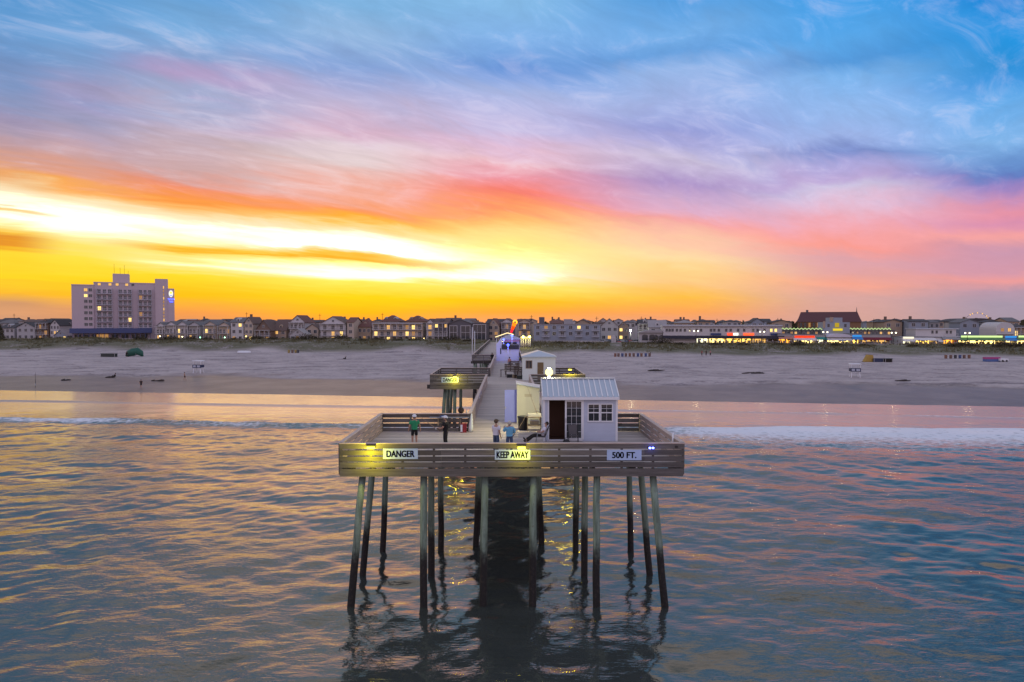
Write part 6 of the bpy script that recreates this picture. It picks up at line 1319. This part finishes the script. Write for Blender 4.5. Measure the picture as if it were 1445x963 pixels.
# people strolling on the boardwalk
cl = [WSH, BLK, BSH, RED, DKP, PINK]; pp = []
for k in range(4): pp.append(person('x', (0,0,0), 0, walk if k % 2 else None, 1.05, cl[k], 'short', [DKP, JEAN][k % 2], 'long', None, DARKH, None, sub=1, face=False))
spx = [988,994,1001,1009,1017,1026,1035,1041,1052,1064,1072,1083,1091,1103,1110,1117,1126,1140,1148,1156,1172,1190,1209,1214,1224,1232,1241,1250,1268,1281,1287,1299,1306,1313,1325,1336,1343,1350]
NEARBY = [(1000,'pale left end of the dark awning'),(1024,'left lit openings of the white building'),(1044,'red signs of the white building'),(1062,'right lit openings of the white building'),(1098,'dark right end of the white building'),(1119,'pink awning shop'),(1152,'red and white shop'),(1167,'teal awning shop'),(1202,'white arched shop'),(1217,'blue awning shop'),(1257,'maroon awning shop'),(1274,'twin lamp right of the maroon shop'),(1292,'pale sign shop'),(1320,'dim shop with coloured goods'),(1331,'white kiosk'),(1400,'orange lit shop')]
CN = ['white top','black clothes','blue shirt','red top']
cnt = {}
for i, px in enumerate(spx):
    k = (i*7 + i//3) % 4; o = pp[k] if i < 0 else copy_tree(pp[k]); D = sD(px, -12 + (i % 3)*1.5); o.location = (wx(px,D), D, BZ); o.rotation_euler.z = R((i*67) % 360)
    nb = next(n for q, n in NEARBY if px <= q); key = (k, nb); cnt[key] = cnt.get(key, 0) + 1
    o['label'] = f'person in {CN[k]}{[""," farther right"][min(cnt[key]-1,1)]} before the {nb}'; o['group'] = 'people on the boardwalk'
def kill(o):
    for c in list(o.children): kill(c)
    bpy.data.objects.remove(o)
for o in pp: kill(o)
# ------------------------------------------------------------------ roofs further inland, poles, distant woods
rg = random.Random(5); LM = [(0,'far left pale houses'),(60,'dark timber house'),(104,'hotel'),(250,'townhouse gables'),(300,'cream townhouses'),(350,'red chimney house'),(395,'steep brown roof'),(430,'big beige gable'),(470,'white columned house'),(512,'low red roofed house'),(600,'right end of the long balcony house'),(650,'dark framed houses'),(700,'pier houses'),(745,'beige porch house'),(800,'blue grey condominium'),(870,'parking lot'),(920,'slanted roof white house'),(980,'left part of the boardwalk building'),(1060,'right part of the boardwalk building'),(1110,'pink awning shop'),(1240,'maroon awning shop'),(1280,'pale sign shop'),(1330,'white flat building'),(1390,'green strip shop'),(1440,'arched hall')]
def near(px): return min(LM, key=lambda q: abs(q[0]-px))[1]
seen = {}
for row, (off, yy, n) in enumerate(((38, 455.5, 40), (75, 455.2, 40), (125, 454.8, 38), (190, 454.4, 36))):
    for i in range(n):
        px = -10 + (i + .5 + rg.uniform(-.25,.25))*1465/n
        if 100 < px < 250 and row < 3: continue
        if 1110 < px < 1225 and row < 3: continue
        wd = rg.uniform(13, 27)*(1 - row*.13); ye = yy + rg.uniform(-1.5, 1.6); yp = ye - rg.uniform(2.5, 5.5)*(1-row*.1)
        kd = rg.choice(['hip','gable_front','gable_side','gable_front','hip']); rf = rg.choice(['grey','brown','red','dark','light','dark','brown']); wl = rg.choice(['white','pale','cream','grey','tan','beige'])
        if px > 1000: rf = rg.choice(['grey','dark','dark']); wl = rg.choice(['grey','pale','bluegrey','tan'])
        key = (row, rf, kd, near(px)); 
        if key in seen:
            rf = next((q for q in ROOFS if (row, q, kd, near(px)) not in seen), rf); key = (row, rf, kd, near(px))
        seen[key] = 1
        lab = f'{rf} {dict(hip="hip",gable_front="front gable",gable_side="side gable")[kd]} roofed house {["just behind","second row behind","third row behind","far behind"][row]} the {near(px)}'
        house(lab, px-wd/2, px+wd/2, ye, yp, kd, wl, rf, 3, 2, [(2,0,1)] if rg.random() < .12 else [], off=off + rg.uniform(-6,6), dp=rg.uniform(9,14), name='house', grp='inland houses', attic=False, wpat=(0,0,2) if row < 3 else (0,0,1), ground=GROUND, chim=rg.choice([None]*8 + [.3,-.4]))
for i, (px, top) in enumerate(((23,443),(349,441),(452,443),(540,442),(750,445),(842,447),(905,447),(1012,450),(1098,449),(1234,450),(1263,449),(1420,449))):
    D = tl(px, 48); r = thing('utility_pole', f'thin utility pole rising behind the {near(px)}' + (' on the left' if px in (452, 842) else ''), 'utility pole', (wx(px,D), D, GROUND), RZ, 'utility poles in town'); h = wz(top,D)-GROUND
    MB().tube([(0,0,0),(0,0,h)], [.16,.11], 6).build('pole', DKP, r); MB().box(-.9,.9,-.06,.06,h-1.0,h-.85).build('crossarm', DKP, r)
def woods(x0, x1, y, h, n, seed):
    rg2 = np.random.default_rng(seed); mb = MB()
    for _ in range(n):
        x = rg2.uniform(x0, x1); yy = y + rg2.uniform(-60, 60); hh = h*rg2.uniform(.5, 1.1)
        for k in range(7):
            c = (x + rg2.normal(0, 4), yy + rg2.normal(0, 4), GROUND + rg2.uniform(0, hh)); u = Vector(rg2.normal(size=3)).normalized()*3.2; v = Vector(rg2.normal(size=3)).normalized()*2.6
            mb.add([Vector(c)-u, Vector(c)+v, Vector(c)+u, Vector(c)-v], [(0,1,2,3)])
    return mb
mb = woods(-700, 800, 620, 9.5, 900, 1).join(woods(-1500, 1500, 1300, 11, 1200, 2)); o = mb.build('distant_woods', LEAF, None, fixn=False); tag(o, 'far dark band of trees along the horizon behind the town', 'woods', kind='stuff')
